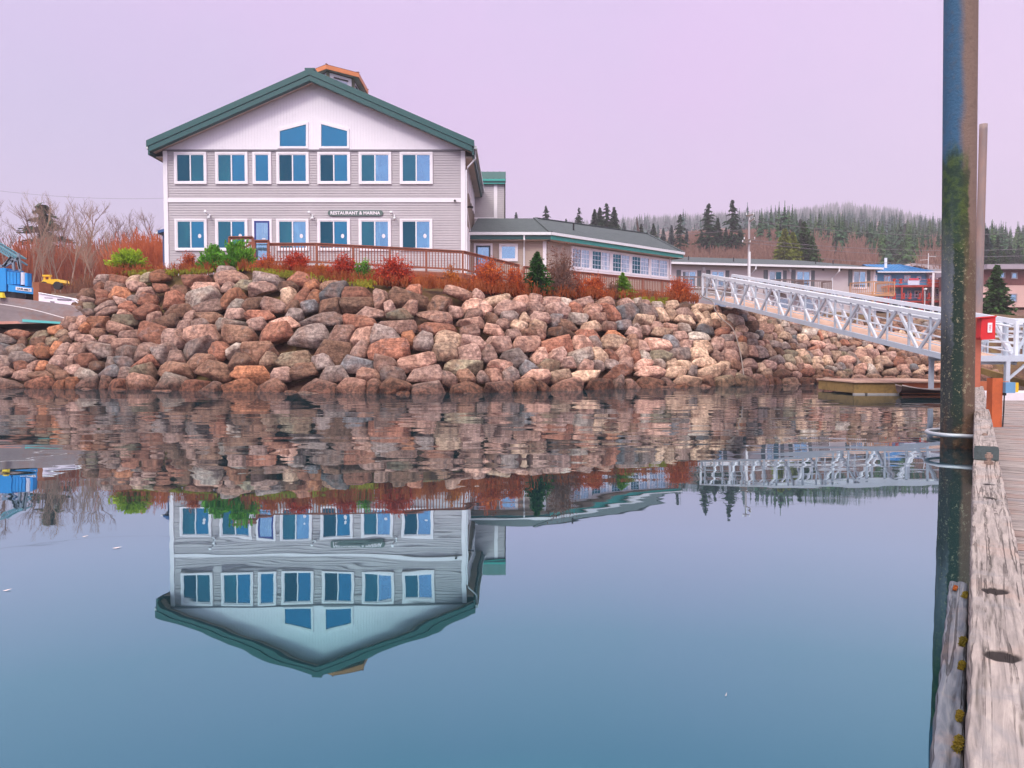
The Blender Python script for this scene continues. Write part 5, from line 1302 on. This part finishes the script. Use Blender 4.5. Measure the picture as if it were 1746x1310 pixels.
# ------------------------------------------------------------ dock, running away to the right
du=Vector((.5135,.858,0)); dv=Vector((.858,-.5135,0))
def D(s,e,z_): return du*s+dv*e+Vector((0,0,z_))
ZD=.25
dkm,nt=newmat('dock_planks'); 
tcn=N(nt,'Attribute'); tcn.attribute_name='grain'; mpn=N(nt,'Mapping'); mpn.inputs['Scale'].default_value=(1.2,14,6); nt.links.new(tcn.outputs['Vector'],mpn.inputs['Vector'])
g1=noise(nt,2.2,6,.65,mpn.outputs[0],.4); g2=noise(nt,1.2,3,.6,tcn.outputs['Vector']); g3=noise(nt,.9,2,.5,mpn.outputs[0])
c=ramp(nt,g1.outputs[0],[(.30,L(76,70,72)),(.46,L(134,124,124)),(.62,L(164,152,150)),(.75,L(184,172,170))]).outputs[0]
c=mixc(nt,mrange(nt,g2.outputs[0],.48,.7,0,.5),c,L(150,114,104)); c=mixc(nt,mrange(nt,g2.outputs[0],.45,.28,0,.5),c,L(120,116,124))
finish(nt,c,.85,g1.outputs[0],.7,.012,spec=.25)
def grained(name,V,Fq,G,mt,parent=None,smooth=False):
    """V world coords; G grain coords per vertex (x along the grain)"""
    me=mesh_np(name,V,Fq,smooth); a=me.attributes.new('grain','FLOAT_VECTOR','POINT'); a.data.foreach_set('vector',np.array(G,float).ravel())
    return link(name,me,mt,parent)
dock=empty('dock',D(8,1.2,0),'grey plank floating dock running away along the right edge','dock')
V=[];Fq=[];G=[]; s=-1.5; k=0
while s<26:
    w=.185; dz=rng.uniform(-.004,.004); sk_=rng.uniform(-.01,.01)
    n=len(V); e0,e1=.02,3.6
    for (ss,ee,zz) in [(s,e0,ZD-.04),(s+w-.012,e0,ZD-.04),(s+w-.012,e1,ZD-.04),(s,e1,ZD-.04),(s,e0,ZD+dz),(s+w-.012,e0,ZD+dz),(s+w-.012,e1,ZD+dz+sk_*.2),(s,e1,ZD+dz+sk_*.2)]:
        V.append(D(ss,ee,zz)); G.append((ee+k*7.3,ss-s+k*1.7,k*3.1))
    Fq+=[tuple(n+i for i in f) for f in [(0,1,2,3),(4,7,6,5),(0,4,5,1),(1,5,6,2),(2,6,7,3),(3,7,4,0)]]; s+=w; k+=1
grained('decking',V,Fq,G,dkm,dock)
m=MB(); m.obox(D(-1.5,.03,-.12),du*27.5,dv*.22,Vector((0,0,ZD-.045+.12))); m.obox(D(-1.5,3.3,-.12),du*27.5,dv*.3,Vector((0,0,ZD-.045+.12)))
m.build('side_stringer',M('wet_timber',(86,74,68),.7,.3,2),dock)
m=MB()
for s in range(0,26,3): m.obox(D(s,.2,-.25),du*1.6,dv*3.0,Vector((0,0,.40)))
m.build('float_tank',black,dock)
# bull rail timbers: dense displaced meshes with bolt holes and checks
cr=M('timber_crack',(40,34,34),.95,.2,3)
tm,nt=newmat('weathered_timber')
tcn=N(nt,'Attribute'); tcn.attribute_name='grain'; mpn=N(nt,'Mapping'); mpn.inputs['Scale'].default_value=(.8,12,12); nt.links.new(tcn.outputs['Vector'],mpn.inputs['Vector'])
g1=noise(nt,2.6,7,.68,mpn.outputs[0],.8); g2=noise(nt,2.4,5,.6,tcn.outputs['Vector'],.6); 
mp2=N(nt,'Mapping'); mp2.inputs['Scale'].default_value=(.45,24,24); nt.links.new(tcn.outputs['Vector'],mp2.inputs['Vector'])
ck=noise(nt,1.0,2,.45,mp2.outputs[0],.15)
c=ramp(nt,g1.outputs[0],[(.28,L(86,78,76)),(.42,L(134,125,123)),(.56,L(160,149,146)),(.74,L(182,170,164))]).outputs[0]
c=mixc(nt,mrange(nt,g2.outputs[0],.52,.68,0,.4),c,L(168,140,128)); c=mixc(nt,mrange(nt,g2.outputs[0],.45,.30,0,.5),c,L(110,114,124))
crk=mth(nt,'MULTIPLY',mrange(nt,mth(nt,'ABSOLUTE',mth(nt,'SUBTRACT',ck.outputs[0],.5)),.026,.010,0,1),mrange(nt,g2.outputs[0],.38,.55,.1,1))
dep=N(nt,'Attribute'); dep.attribute_name='pit'
c=mixc(nt,mth(nt,'MAXIMUM',mth(nt,'MULTIPLY',crk,.6),dep.outputs['Fac']),c,L(34,28,28))
bh=mth(nt,'SUBTRACT',mth(nt,'MULTIPLY',g1.outputs[0],.5),mth(nt,'MULTIPLY',crk,1.2)); finish(nt,c,.85,bh,.9,.008,spec=.25)
def timber(name,label,s0,s1,w,z0,z1,holes,seed,parent=None,res=.014,e0=.0,mt=None,cat='timber'):
    q=np.random.RandomState(seed); ns=int((s1-s0)/res/(1.6 if res<.01 else 1)); prof=[]
    nw=max(6,int(w/res)); hgt=z1-z0; nh=max(4,int(hgt/.03)); r=.018
    # cross-section loop (e,z) starting bottom-left going up the left side, over the top, down the right
    L_=[(0,z0+hgt*i/nh) for i in range(nh)]+[(w*i/nw,z1) for i in range(nw+1)]+[(w,z1-hgt*(i+1)/nh) for i in range(nh)]
    L_=np.array(L_); 
    # round the edges
    def rnd(p):
        e,z=p; 
        for cx_ in (r,w-r):
            if (cx_==r and e<r or cx_!=r and e>w-r) and z>z1-r:
                d=np.array([e-cx_,z-(z1-r)]); l=np.hypot(*d)
                if l>r: d=d/l*r; return (cx_+d[0],z1-r+d[1])
        return (e,z)
    L_=np.array([rnd(p) for p in L_]); nl=len(L_)
    ss=np.linspace(s0,s1,ns+1); Sg,Ei=np.meshgrid(ss,np.arange(nl),indexing='ij'); E=L_[Ei,0].copy(); Z=L_[Ei,1].copy(); top=(Z>z1-.03)
    n=lambda a,b,f,ph: np.sin(a*f[0]+ph)*np.sin(b*f[1]+ph*1.7)
    wav=.0018*n(Sg,E,(7,40),1.1)+.0012*n(Sg,E,(23,90),2.3)+.001*n(Sg,E+Z,(61,140),.7)
    Z=Z+wav*top; E=E+(.0012 if w<.1 else .0025)*np.sin(Sg*9+seed)*(np.abs(E-w/2)>w/2-.02)+.002*np.sin(Sg*31+seed*2)*(np.abs(E-w/2)>w/2-.02)
    pit=np.zeros_like(Z)
    # long drying checks
    for _ in range(int((s1-s0)*3.2)):
        c0=q.uniform(s0,s1); ln=q.uniform(.12,.75); ec=q.uniform(.02,w-.02); wd=q.uniform(.0015,.004)
        path=ec+.006*np.sin(Sg*q.uniform(8,20)+q.rand()*6); f=np.clip(1.3-np.abs(Sg-c0)/ln,0,1)*np.exp(-((E-path)/wd)**2)*top; Z-=f*.006; pit=np.maximum(pit,np.clip(f*1.0,0,1)*.6)
    for (hs_,he,rad) in holes:
        d=np.hypot((Sg-hs_),(E-he)*1.0); f=np.clip((rad-d)/(.010),0,1)*top; tilt=np.clip((Sg-hs_)/rad*.5+.5,0,1); Z-=f*.004; pit=np.maximum(pit,f*.97)
    W_=(Sg[...,None]*np.array(du)+(E+e0)[...,None]*np.array(dv)); W_[...,2]+=Z
    V=W_.reshape(-1,3).tolist(); Gr=np.stack([Sg+seed*5.1,E,Z],-1).reshape(-1,3)
    Fq=[(i*nl+j,i*nl+j+1,(i+1)*nl+j+1,(i+1)*nl+j) for i in range(ns) for j in range(nl-1)]
    Fq+=[tuple(j for j in range(nl))[::-1],tuple(ns*nl+j for j in range(nl))]
    me=mesh_np(name,V,Fq,True); a=me.attributes.new('grain','FLOAT_VECTOR','POINT'); a.data.foreach_set('vector',Gr.ravel()); a=me.attributes.new('pit','FLOAT_VECTOR','POINT'); a.data.foreach_set('vector',np.repeat(pit.ravel(),3))
    me.materials.append(mt or tm); me.materials.append(M('timber_end',(74,84,86),.85,.3,9,bump=.5)); me.polygons[-1].use_smooth=False; me.polygons[-2].use_smooth=False; me.polygons[-1].material_index=1; me.polygons[-2].material_index=1  # end colour carries painted-in shade along with wet, creosoted wood
    o=link(name,me,None,parent)
    if parent is None: tag(o,label,cat)
    return o
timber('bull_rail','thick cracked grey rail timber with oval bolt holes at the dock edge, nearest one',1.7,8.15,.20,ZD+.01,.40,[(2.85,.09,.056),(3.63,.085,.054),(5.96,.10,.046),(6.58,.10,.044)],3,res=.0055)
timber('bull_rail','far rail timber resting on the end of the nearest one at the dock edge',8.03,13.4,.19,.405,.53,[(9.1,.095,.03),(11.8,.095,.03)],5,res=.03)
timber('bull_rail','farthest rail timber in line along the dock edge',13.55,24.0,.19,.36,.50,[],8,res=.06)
# blocks under the raised rails
for s_,lab in ((8.5,'nearest dark block under the raised far rail timber'),(12.9,'farther dark block under the raised far rail timber')):
    m=MB(); m.obox(D(s_,.01,ZD+.012),du*.38,dv*.17,Vector((0,0,.14))); o=m.build('rail_block',M('dark_block',(66,72,76),.8,.25,4)); tag(o,lab,'block')
# end cap of the far timber, bolts
def bolt(s_,e,z_,lab,r=.03,h=.07):
    c=D(s_,e,z_); t=empty('bolt',c,lab,'bolt',group='bolts on the rail timbers'); m=MB(); m.tube([c,c+Vector((0,0,h*.25)),c+Vector((0,0,h*.3)),c+Vector((0,0,h))],[r*1.5,r*1.5,r*.8,r*.75],8); m.build('shaft',M('rusty_steel',(150,128,116),.6,.3,9,metal=.5),t)
    m=MB(); m.tube([c+Vector((0,0,h*.55)),c+Vector((0,0,h*.85))],[r*1.25,r*1.25],6); m.build('nut',MATS['rusty_steel'],t)
bolt(7.78,.115,.40,'rusty bolt standing at the end of the nearest rail timber',.024,.10)
bolt(9.1,.095,.50,'dark bolt head sunk in the far rail timber',.02,.05)
# side plank against the dock edge
pkm=tm.copy(); pkm.name='blue_grey_plank'
for n_ in pkm.node_tree.nodes:
    if n_.type=='VALTORGB':
        for e_,c_ in zip(n_.color_ramp.elements,[(62,60,66),(84,90,104),(112,116,128),(146,142,146)]): e_.color=L(*c_)
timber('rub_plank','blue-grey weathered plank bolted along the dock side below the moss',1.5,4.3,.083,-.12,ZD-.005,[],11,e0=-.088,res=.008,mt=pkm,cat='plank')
# moss tufts
def tuft(s_,e,z_,r,lab,mt,seed):
    q=np.random.RandomState(seed); n=900; d=randdir(n,q); d[:,2]=np.abs(d[:,2]); r=r*.27; c=d*r*(q.rand(n)[:,None]**.35)*q.uniform(.5,1.25,(n,1))*np.array([.8,1.5,.8]); rot=np.array([[dv.x,du.x,0],[dv.y,du.y,0],[0,0,1]]); c=c@rot.T
    c+=np.array([[0,0,0],[.3,2.0,.1],[-.3,-2.2,-.4],[.1,4.1,-.5]])[q.randint(0,4,n)]@rot.T*r*.8; u=randdir(n,q)*.0016; v=np.cross(u,randdir(n,q)); v=v/np.linalg.norm(v,axis=1)[:,None]*.005; V,Fq=quads(c,u,v); o=link('moss_tuft',mesh_np('moss_tuft',V,Fq),mt); o.location=D(s_,e,z_)+o.location; tag(o,lab,'moss',group='moss tufts in the dock seam')
mg=leafmat('tuft_moss',(116,104,40),.5,.2,(160,134,52)); mo_=leafmat('tuft_orange',(164,92,48),.4,.2)
tuft(4.05,-.02,ZD,.045,'yellow moss tuft at the far end of the side plank',mg,1); tuft(4.15,-.06,ZD,.03,'orange moss tuft beside the plank end',mo_,2)
tuft(3.38,-.02,ZD,.05,'long olive moss tuft between plank and timber',mg,3); tuft(3.12,-.02,ZD,.04,'brownish moss tuft just below the long olive one',mg,4); tuft(2.68,-.02,ZD,.035,'small moss tuft in the seam near the bottom',mg,5); tuft(2.48,-.02,ZD,.05,'largest moss tuft at the bottom edge of the photo',mg,6)
# ------------------------------------------------------------ steel piles
pm,nt=newmat('mossy_pile')
z_=mth(nt,'ADD',mth(nt,'MULTIPLY',posz(nt,2),.67),.48); v=pos(nt); vs=pos(nt,(1,1,.25))
a1=noise(nt,3.5,5,.6,vs); a2=noise(nt,30,4,.7,v); a3=noise(nt,9,5,.65,v); a4=noise(nt,1.6,4,.6,vs)
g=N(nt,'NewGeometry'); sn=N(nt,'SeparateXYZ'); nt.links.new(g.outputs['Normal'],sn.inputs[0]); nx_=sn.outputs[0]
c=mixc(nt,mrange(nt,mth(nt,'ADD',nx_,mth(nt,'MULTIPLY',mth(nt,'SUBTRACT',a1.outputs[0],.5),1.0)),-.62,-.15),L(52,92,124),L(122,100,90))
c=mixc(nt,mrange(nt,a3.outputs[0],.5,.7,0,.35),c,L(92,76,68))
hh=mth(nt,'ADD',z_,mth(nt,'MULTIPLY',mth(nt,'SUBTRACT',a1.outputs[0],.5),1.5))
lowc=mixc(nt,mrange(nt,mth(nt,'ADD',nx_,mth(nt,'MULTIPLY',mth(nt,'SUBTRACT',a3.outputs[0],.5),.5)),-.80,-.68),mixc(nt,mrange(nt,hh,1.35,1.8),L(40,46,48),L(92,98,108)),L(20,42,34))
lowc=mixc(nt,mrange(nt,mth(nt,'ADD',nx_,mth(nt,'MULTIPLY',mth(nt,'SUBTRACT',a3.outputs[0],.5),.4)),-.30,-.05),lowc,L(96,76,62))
c=mixc(nt,mrange(nt,hh,2.75,2.3),c,lowc)
# algae band
alg=mth(nt,'MULTIPLY',mrange(nt,hh,3.4,3.0),mrange(nt,hh,1.9,2.7))
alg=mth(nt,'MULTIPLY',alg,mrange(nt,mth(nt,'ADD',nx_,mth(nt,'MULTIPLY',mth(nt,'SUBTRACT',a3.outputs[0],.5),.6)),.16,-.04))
c=mixc(nt,mth(nt,'MULTIPLY',alg,.92),c,mixc(nt,mrange(nt,a3.outputs[0],.4,.62),L(26,46,20),L(62,80,26)))
# barnacles
bm_=mth(nt,'MULTIPLY',mrange(nt,a2.outputs[0],.56,.62),mrange(nt,z_,2.75,2.2)); bm_=mth(nt,'MULTIPLY',bm_,mrange(nt,z_,.1,1.0,.35,1.0))
bm_=mth(nt,'MULTIPLY',bm_,mrange(nt,a3.outputs[0],.44,.58,.05,1.0))
c=mixc(nt,mth(nt,'MULTIPLY',bm_,.8),c,L(150,142,116))
wet=mrange(nt,hh,.95,.35); c=mixc(nt,mth(nt,'MULTIPLY',wet,.75),c,mixc(nt,mrange(nt,a3.outputs[0],.45,.6),L(34,30,30),L(92,60,40)))
bh=mth(nt,'ADD',a2.outputs[0],mth(nt,'MULTIPLY',a3.outputs[0],.6)); finish(nt,c,.72,bh,.8,.02,spec=.35)
def pile(px0,px1,yref,Y,ztop,label,mt,lean,name='steel_pile'):
    cx_=(px0+px1)/2; p=at(cx_,yref,Y); ang=math.atan2(p.x,p.y); r=(px1-px0)/2/FP*Y*math.cos(ang)**1.0
    m=MB(); n=48; zs=np.linspace(-1.8,ztop,60); pts=[(p.x-lean*(z__-p.z),p.y,z__) for z__ in zs]; m.tube(pts,r,n)
    o=m.build(name,mt,smooth=True,origin=True)
    o.data.polygons[-1].use_smooth=False; o.data.polygons[-2].use_smooth=False
    tag(o,label,'pile'); return p,r
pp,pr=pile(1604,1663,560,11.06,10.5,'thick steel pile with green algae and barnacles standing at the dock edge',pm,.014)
pm2=M('brown_pile',(156,128,118),.75,.25,1.2,(1,1,.2),bump=.4,dirt=(110,112,122))
pile(1664.5,1679,400,26,at(1672,212,26).z,'thinner brown steel pile farther along the dock behind the big one',pm2,-.004)
# pile hoops
def hoop(zc,tilt,label,rad=.34,gm=None):
    c=Vector((pp.x,pp.y,zc)); e=D(7.9,-.0,zc); m=MB(); pts=[]
    ctr=Vector((pp.x,pp.y,zc))+(-dv)*.04
    for k in range(33):
        t=PI*.5+ PI*2*(k/32)*.5
        pts.append(ctr-dv*(rad*.52*math.sin((t-PI/2)))*1.25*1.0+du*(rad*.92*math.cos(t-PI/2))*-1+Vector((0,0,tilt*math.cos(t-PI/2))))
    a_=pts[0]; b_=pts[-1]; pts=[a_+dv*.34]+pts+[b_+dv*.34]
    m.tube(pts,.030,10); o=m.build('pile_hoop',galv if gm is None else gm,smooth=True); tag(o,label,'pile hoop')
hoop(.215,.0,'pale metal hoop tying the big steel pile to the dock',rad=.50)
# fire cabinet on its post
fx=at(1668,600,19.6); redm=M('cabinet_red',(206,36,42),.45,.08,3,bump=.05); fc=empty('fire_cabinet',(fx.x,19.6,ZD),'red fire extinguisher cabinet with a white label mounted on a post','cabinet')
rustp=M('rust_post',(164,92,70),.7,.2,2)
m=MB(); m.box(fx.x-.07,fx.x+.07,19.6,19.75,ZD,at(1668,543,19.6).z); m.build('post',rustp,fc)
xa,xb=at(1666,560,19.4).x,at(1684.5,560,19.4).x; zt_,zb_=at(1675,541.5,19.4).z,at(1675,580,19.4).z
m=MB(); m.prism([(xa,19.25,zb_+.06),(xa+.03,19.25,zb_),(xb,19.1,zb_+.02),(xb,19.1,zt_),(xa+.02,19.25,zt_-.02)],(.05,.28,0)); m.build('cabinet_box',redm,fc)
m=MB(); m.prism([(xa-.09,19.22,zt_-.03),(xb+.01,19.07,zt_+.0),(xb+.01,19.07,zt_+.03),(xa-.09,19.22,zt_+.0)],(.05,.32,0)); m.build('cabinet_lid',redm,fc)
m=MB(); xm=(xa+xb)/2+.02; m.prism([(xm-.035,19.165,zb_+.18),(xm+.05,19.13,zb_+.18),(xm+.05,19.13,zb_+.42),(xm-.035,19.165,zb_+.42)],(0,-.01,0)); m.build('label_plate',white,fc)
U_=Vector((xb-xa,-.15,0)).normalized()
me=text_mesh('FIRE',.08,.002); me.transform(Matrix.Rotation(PI/2,4,'Z')); me.transform(Matrix(((U_.x*.8,0,0,xm+.008),(U_.y*.8,0,-1,19.135),(0,1,0,zb_+.30),(0,0,0,1)))); link('lettering',me,redm,fc)
# orange-brown steel post with the power box
px0=at(1691.5,690,11.5); px1=at(1709,690,11.5); zb_=ZD; ztp=at(1700,645,11.5).z
pb=empty('power_pedestal',(px0.x+.08,11.5,ZD),'rust orange steel post with a small blue and yellow power box on the dock','power pedestal')
ro=M('rust_orange',(186,92,52),.7,.16,3,bump=.2,dirt=(150,74,48))
m=MB(); m.box(px0.x,px1.x,11.5,11.515,ZD,ztp); m.box(px0.x,px0.x+.015,11.515,11.64,ZD,ztp-.003); m.box(px1.x-.015,px1.x,11.515,11.64,ZD,ztp-.003); m.box(px0.x+.015,px1.x-.015,11.625,11.64,ZD,ztp-.006); m.build('post',ro,pb)
xb0,xb1=at(1710.5,660,11.5).x,at(1727,660,11.5).x; z0,z1=at(1718,670,11.5).z,at(1718,652,11.5).z
m=MB(); m.box(xb0,xb1,11.44,11.56,z0,z1); m.build('box_body',M('box_blue',(104,150,190),.45,.08,5),pb)
m=MB(); m.box(xb1+.001,at(1733,660,11.5).x,11.45,11.55,z0+.01,z1-.005); m.build('box_cover',M('box_yellow',(222,178,40),.45,.08,5),pb)
m=MB(); xc=(at(1712,690,11.5).x); m.tube([(xc,11.5,z0),(xc,11.5,z0-.04)],.028,10); m.tube([(xc,11.5,z0-.03),(xc-.003,11.5,z0-.25),(xc-.02,11.49,ZD+.01)],.010,8); m.build('conduit',black,pb)
m=MB(); m.box(px1.x,xc+.01,11.495,11.505,ZD+.17,ZD+.185); m.build('clip',galv,pb)
# far crossing float with pale deck and red kerb
m=MB(); a=at(1660,668,17.8); m.box(at(1662,668,18).x,at(1900,668,18).x,18.2,19.4,.12,.42); o=m.build('crossing_float',M('pale_deck',(214,206,214),.7,.1,2)); tag(o,'pale float deck crossing behind the power pedestal','float')
m=MB(); m.box(at(1655,655,20.2).x,at(1720,655,20.2).x,20.2,20.45,.28,.62); o=m.build('kerb_timber',ffr); tag(o,'reddish kerb timber below the fire cabinet','timber')
# ------------------------------------------------------------ left shore: crane barge
hullm=M('barge_steel',(140,128,130),.75,.2,.8,(1,1,2),bump=.3,dirt=(146,104,88))
YB_=33.5
bg_=empty('barge',(at(40,545,YB_).x,YB_,2.0),'grey steel barge with a turquoise waterline stripe moored behind the low rocks','barge')
P4=[at(-160,503,YB_),at(2,506,YB_),at(70,514,YB_),at(118,520,YB_),at(158,545,YB_),at(100,551,YB_),at(-160,556,YB_)]
m=MB(); m.prism(P4,(0,7,0)); m.build('hull',hullm,bg_)
m=MB(); m.prism([at(38,544.5,YB_-.03),at(112,549.5,YB_-.03),at(112,553,YB_-.03),at(38,549,YB_-.03)],(0,.02,0)); m.build('waterline_stripe',M('turquoise',(96,190,190),.6,.1,2),bg_)
m=MB(); m.prism([at(-160,549,YB_-.025),at(30,548,YB_-.025),at(36,552,YB_-.025),at(-160,557,YB_-.025)],(0,.02,0)); m.build('rust_stripe',M('rust_pink',(196,140,126),.7,.2,2),bg_)
rope('mooring_rope','pale mooring rope slanting down across the barge side',[(-20,516,33.2),(50,527,33.2),(118,545,33.1)],.02,'rope',M('pale_rope',(216,208,210),.8,.1,9))
# crane
bp_=M('crane_blue',(30,136,206),.45,.12,1.2,bump=.1); bpd=M('crane_blue_dark',(22,92,150),.5,.15,1.5)
YC=35.5
cr_=empty('crane',(at(10,500,YC).x,YC,3.2),'bright blue crane house with a folded lattice boom on the barge','crane')
def pbox(name,x0,x1,y0,y1,Y,dep,mt,parent,**k):
    a=at(x0,y1,Y); b=at(x1,y0,Y); m=MB(); m.box(a.x,b.x,Y,Y+dep,a.z,b.z); return m.build(name,mt,parent)
pbox('machinery_house',-45,9.5,457,497,YC,1.3,bp_,cr_); 
m=MB(); m.prism([at(9.8,459,YC+.1),at(36,464,YC+.1),at(36,487,YC+.1),at(9.8,487,YC+.1)],(0,.8,0)); m.build('engine_cover',bpd,cr_)
for a_ in (12,17.5,23,29):
    pbox('panel',a_,a_+4.2,462+a_*.12,485,YC+.05,.04,bp_,cr_)
m=MB(); m.tube([at(40,486,YC+.15),at(40,465,YC+.15)],.11,10); m.build('exhaust_drum',M('pale_drum',(206,206,220),.4,.1,3),cr_); pbox('side_post',42.5,46.5,466,488,YC+.1,.3,bp_,cr_)
m=MB(); m.prism([at(14,485,YC-.15),at(59,491,YC-.15),at(57,502,YC-.15),at(14,497,YC-.15)],(0,.9,0)); cwt=m.build('counterweight',bp_,cr_)
u0=at(27,489,YC-.17); u1=at(54,493,YC-.17); m=MB(); m.prism([at(27,489,YC-.165),at(54,492.5,YC-.165),at(54,498,YC-.165),at(27,494.5,YC-.165)],(0,-.012,0)); m.build('name_plate',white,cr_)
me=text_mesh('LINK-BELT',.14,.003,.004); n=len(me.vertices); a_=np.empty(n*3); me.vertices.foreach_get('co',a_); a_=a_.reshape(-1,3); w0=a_[:,0].max()-a_[:,0].min(); U_=(u1-u0); U_.y=0; wd=U_.length*.86; k_=wd/w0; U_.normalize(); cpt=at(40.5,493.7,YC-.185)
me.transform(Matrix(((U_.x*k_,0,0,cpt.x),(0,0,-1,cpt.y),(U_.z*k_,k_*.8,0,cpt.z),(0,0,0,1)))); link('lettering',me,black,cr_)
tl=M('boom_teal',(96,142,156),.5,.15,2)
m=MB(); A_=at(-12,412,YC+.6); B_=at(33,440,YC+.6)
for o_ in (Vector((0,0,0)),Vector((0,.5,0)),Vector((.05,0,-.28)),Vector((.05,.5,-.28))): m.bar(A_+o_,B_+o_,.07)
for i in range(9):
    t0,t1=i/9,(i+1)/9; m.bar(A_.lerp(B_,t0),A_.lerp(B_,t1)+Vector((.05,0,-.28)),.04); m.bar(A_.lerp(B_,t1),A_.lerp(B_,t1)+Vector((0,.5,0)),.035)
m.build('lattice_boom',tl,cr_)
for a_,b_ in (((33,440),(8,454)),((20,438),(5,455)),((-6,452),(8,455)),((30,440),(35,463)),((22,441),(24,463)),((31,432),(35,459)),((8,455),(20,438))):
    m=MB(); m.bar(at(*a_,YC+.5),at(*b_,YC+.5),.10); m.build('gantry_strut',M('gantry_grey',(120,128,140),.5,.15,3),cr_)
m=MB(); c=at(5,500,YC+.4); m.box(c.x-1.4,c.x+1.2,YC+.2,YC+2.2,at(5,509,YC).z,at(5,496,YC).z); m.build('undercarriage',black,cr_)
pbox('rust_locker',57,66.5,481,515,34.6,.9,M('rust_box',(140,84,58),.8,.2,2),bg_)
m=MB(); c=at(3,508,33.4); m.tube([c,c+Vector((0,0,.22))],[.16,.1],8); o=m.build('yellow_float',M('yellow_plastic',(224,196,44),.5,.1,3)); tag(o,'small yellow buoy on the barge deck at the left edge','buoy')
# white boat / cabin part lying on the barge
wk=empty('white_boat',(at(97,520,34).x,34.2,2.9),'white boat hull tipped on the barge beside the crane','boat')
m=MB(); m.prism([at(66,500,34),at(122,510,34),at(133,517,34),at(118,522,34),at(66,515,34)],(0,1.8,0)); m.build('hull',M('boat_white',(236,226,238),.4,.06,2),wk)
m=MB(); m.prism([at(97,509.5,33.98),at(122,511.5,33.98),at(121,513,33.98),at(98,512,33.98)],(0,.03,0)); m.prism([at(85,513.6,33.98),at(93,514.5,33.98),at(92,516,33.98),at(86,515.2,33.98)],(0,.03,0)); m.prism([at(75,507.2,33.98),at(90,508.3,33.98),at(89,509,33.98),at(76,508,33.98)],(0,.03,0)); m.build('window_strip',M('boat_dark',(110,100,112),.4,.1,3),wk)
m=MB(); m.tube([at(66,499.6,33.97),at(122,509.5,33.97),at(133,516.5,33.97)],.03,6); m.build('gunwale',whmetal,wk)
# yellow wheel loader further back
ld=empty('loader',(at(85,484,62).x,62.5,5.3),'small yellow wheel loader parked among the leafless trees','loader'); yl=M('loader_yellow',(232,184,32),.45,.12,2)
m=MB(); m.prism([at(68,483,62),at(74,477,62),at(97,476,62),at(104,482,62),at(102,485,62),at(70,485,62)],(0,1.6,0)); m.build('body',yl,ld)
m=MB()
for px in (76,85): m.bar(at(px,477,62.3),at(px,471,62.3),.12)
m.bar(at(74,470.5,62.3),at(87,470.5,62.3),.3,.14); m.build('roll_cage',yl,ld)
m=MB(); m.prism([at(58,483,62.2),at(68,481,62.2),at(70,484,62.2),at(60,486,62.2)],(0,1.2,0)); m.build('bucket',yl,ld)
for px in (74,97):
    c=at(px,487,61.9); m=MB(); m.cyl(c,c+Vector((0,.35,0)),.32,16); m.build('wheel',black,ld,smooth=False)
# flat brown ledge rock over the left end
plant('mid',1700,452,566,58,'bushy green spruce in front of the brown and pink house',grp=None)
lf=M('dead_leaf',(214,196,190),.7,.2,9)
for px,py,r_,lab in ((199,938,.018,'pale leaf floating left of the reflected restaurant'),(145,918,.012,'small pale leaf floating above the larger one at the left'),(12,1012,.012,'pale leaf floating near the left edge of the water'),(1238,1196,.005,'tiny pale leaf floating in the open water at the lower right')):
    Yl=FP*CH/(py-HOR); p=at(px,py,Yl); m=MB(); m.add([(p.x-r_*1.6,p.y-.01,.004),(p.x,p.y-r_*.6,.003),(p.x+r_*1.6,p.y+.02,.008),(p.x+.2*r_,p.y+r_*.7,.004)],[(0,1,2,3)]); o=m.build('floating_leaf',lf); tag(o,lab,'leaf',group='leaves floating on the water')
# ------------------------------------------------------------ air
m,nt=newmat('haze'); vp=N(nt,'VolumePrincipled'); vp.inputs['Density'].default_value=.0008; vp.inputs['Color'].default_value=(.97,.85,1.0,1); vp.inputs['Anisotropy'].default_value=.0
o=N(nt,'OutputMaterial'); nt.links.new(vp.outputs[0],o.inputs['Volume'])
mb=MB(); mb.box(-1300,1500,-420,1550,-4.5,235); hz=mb.build('haze',m,origin=False); tag(hz,kind='stuff',label='thin grey-lilac mist in the air')
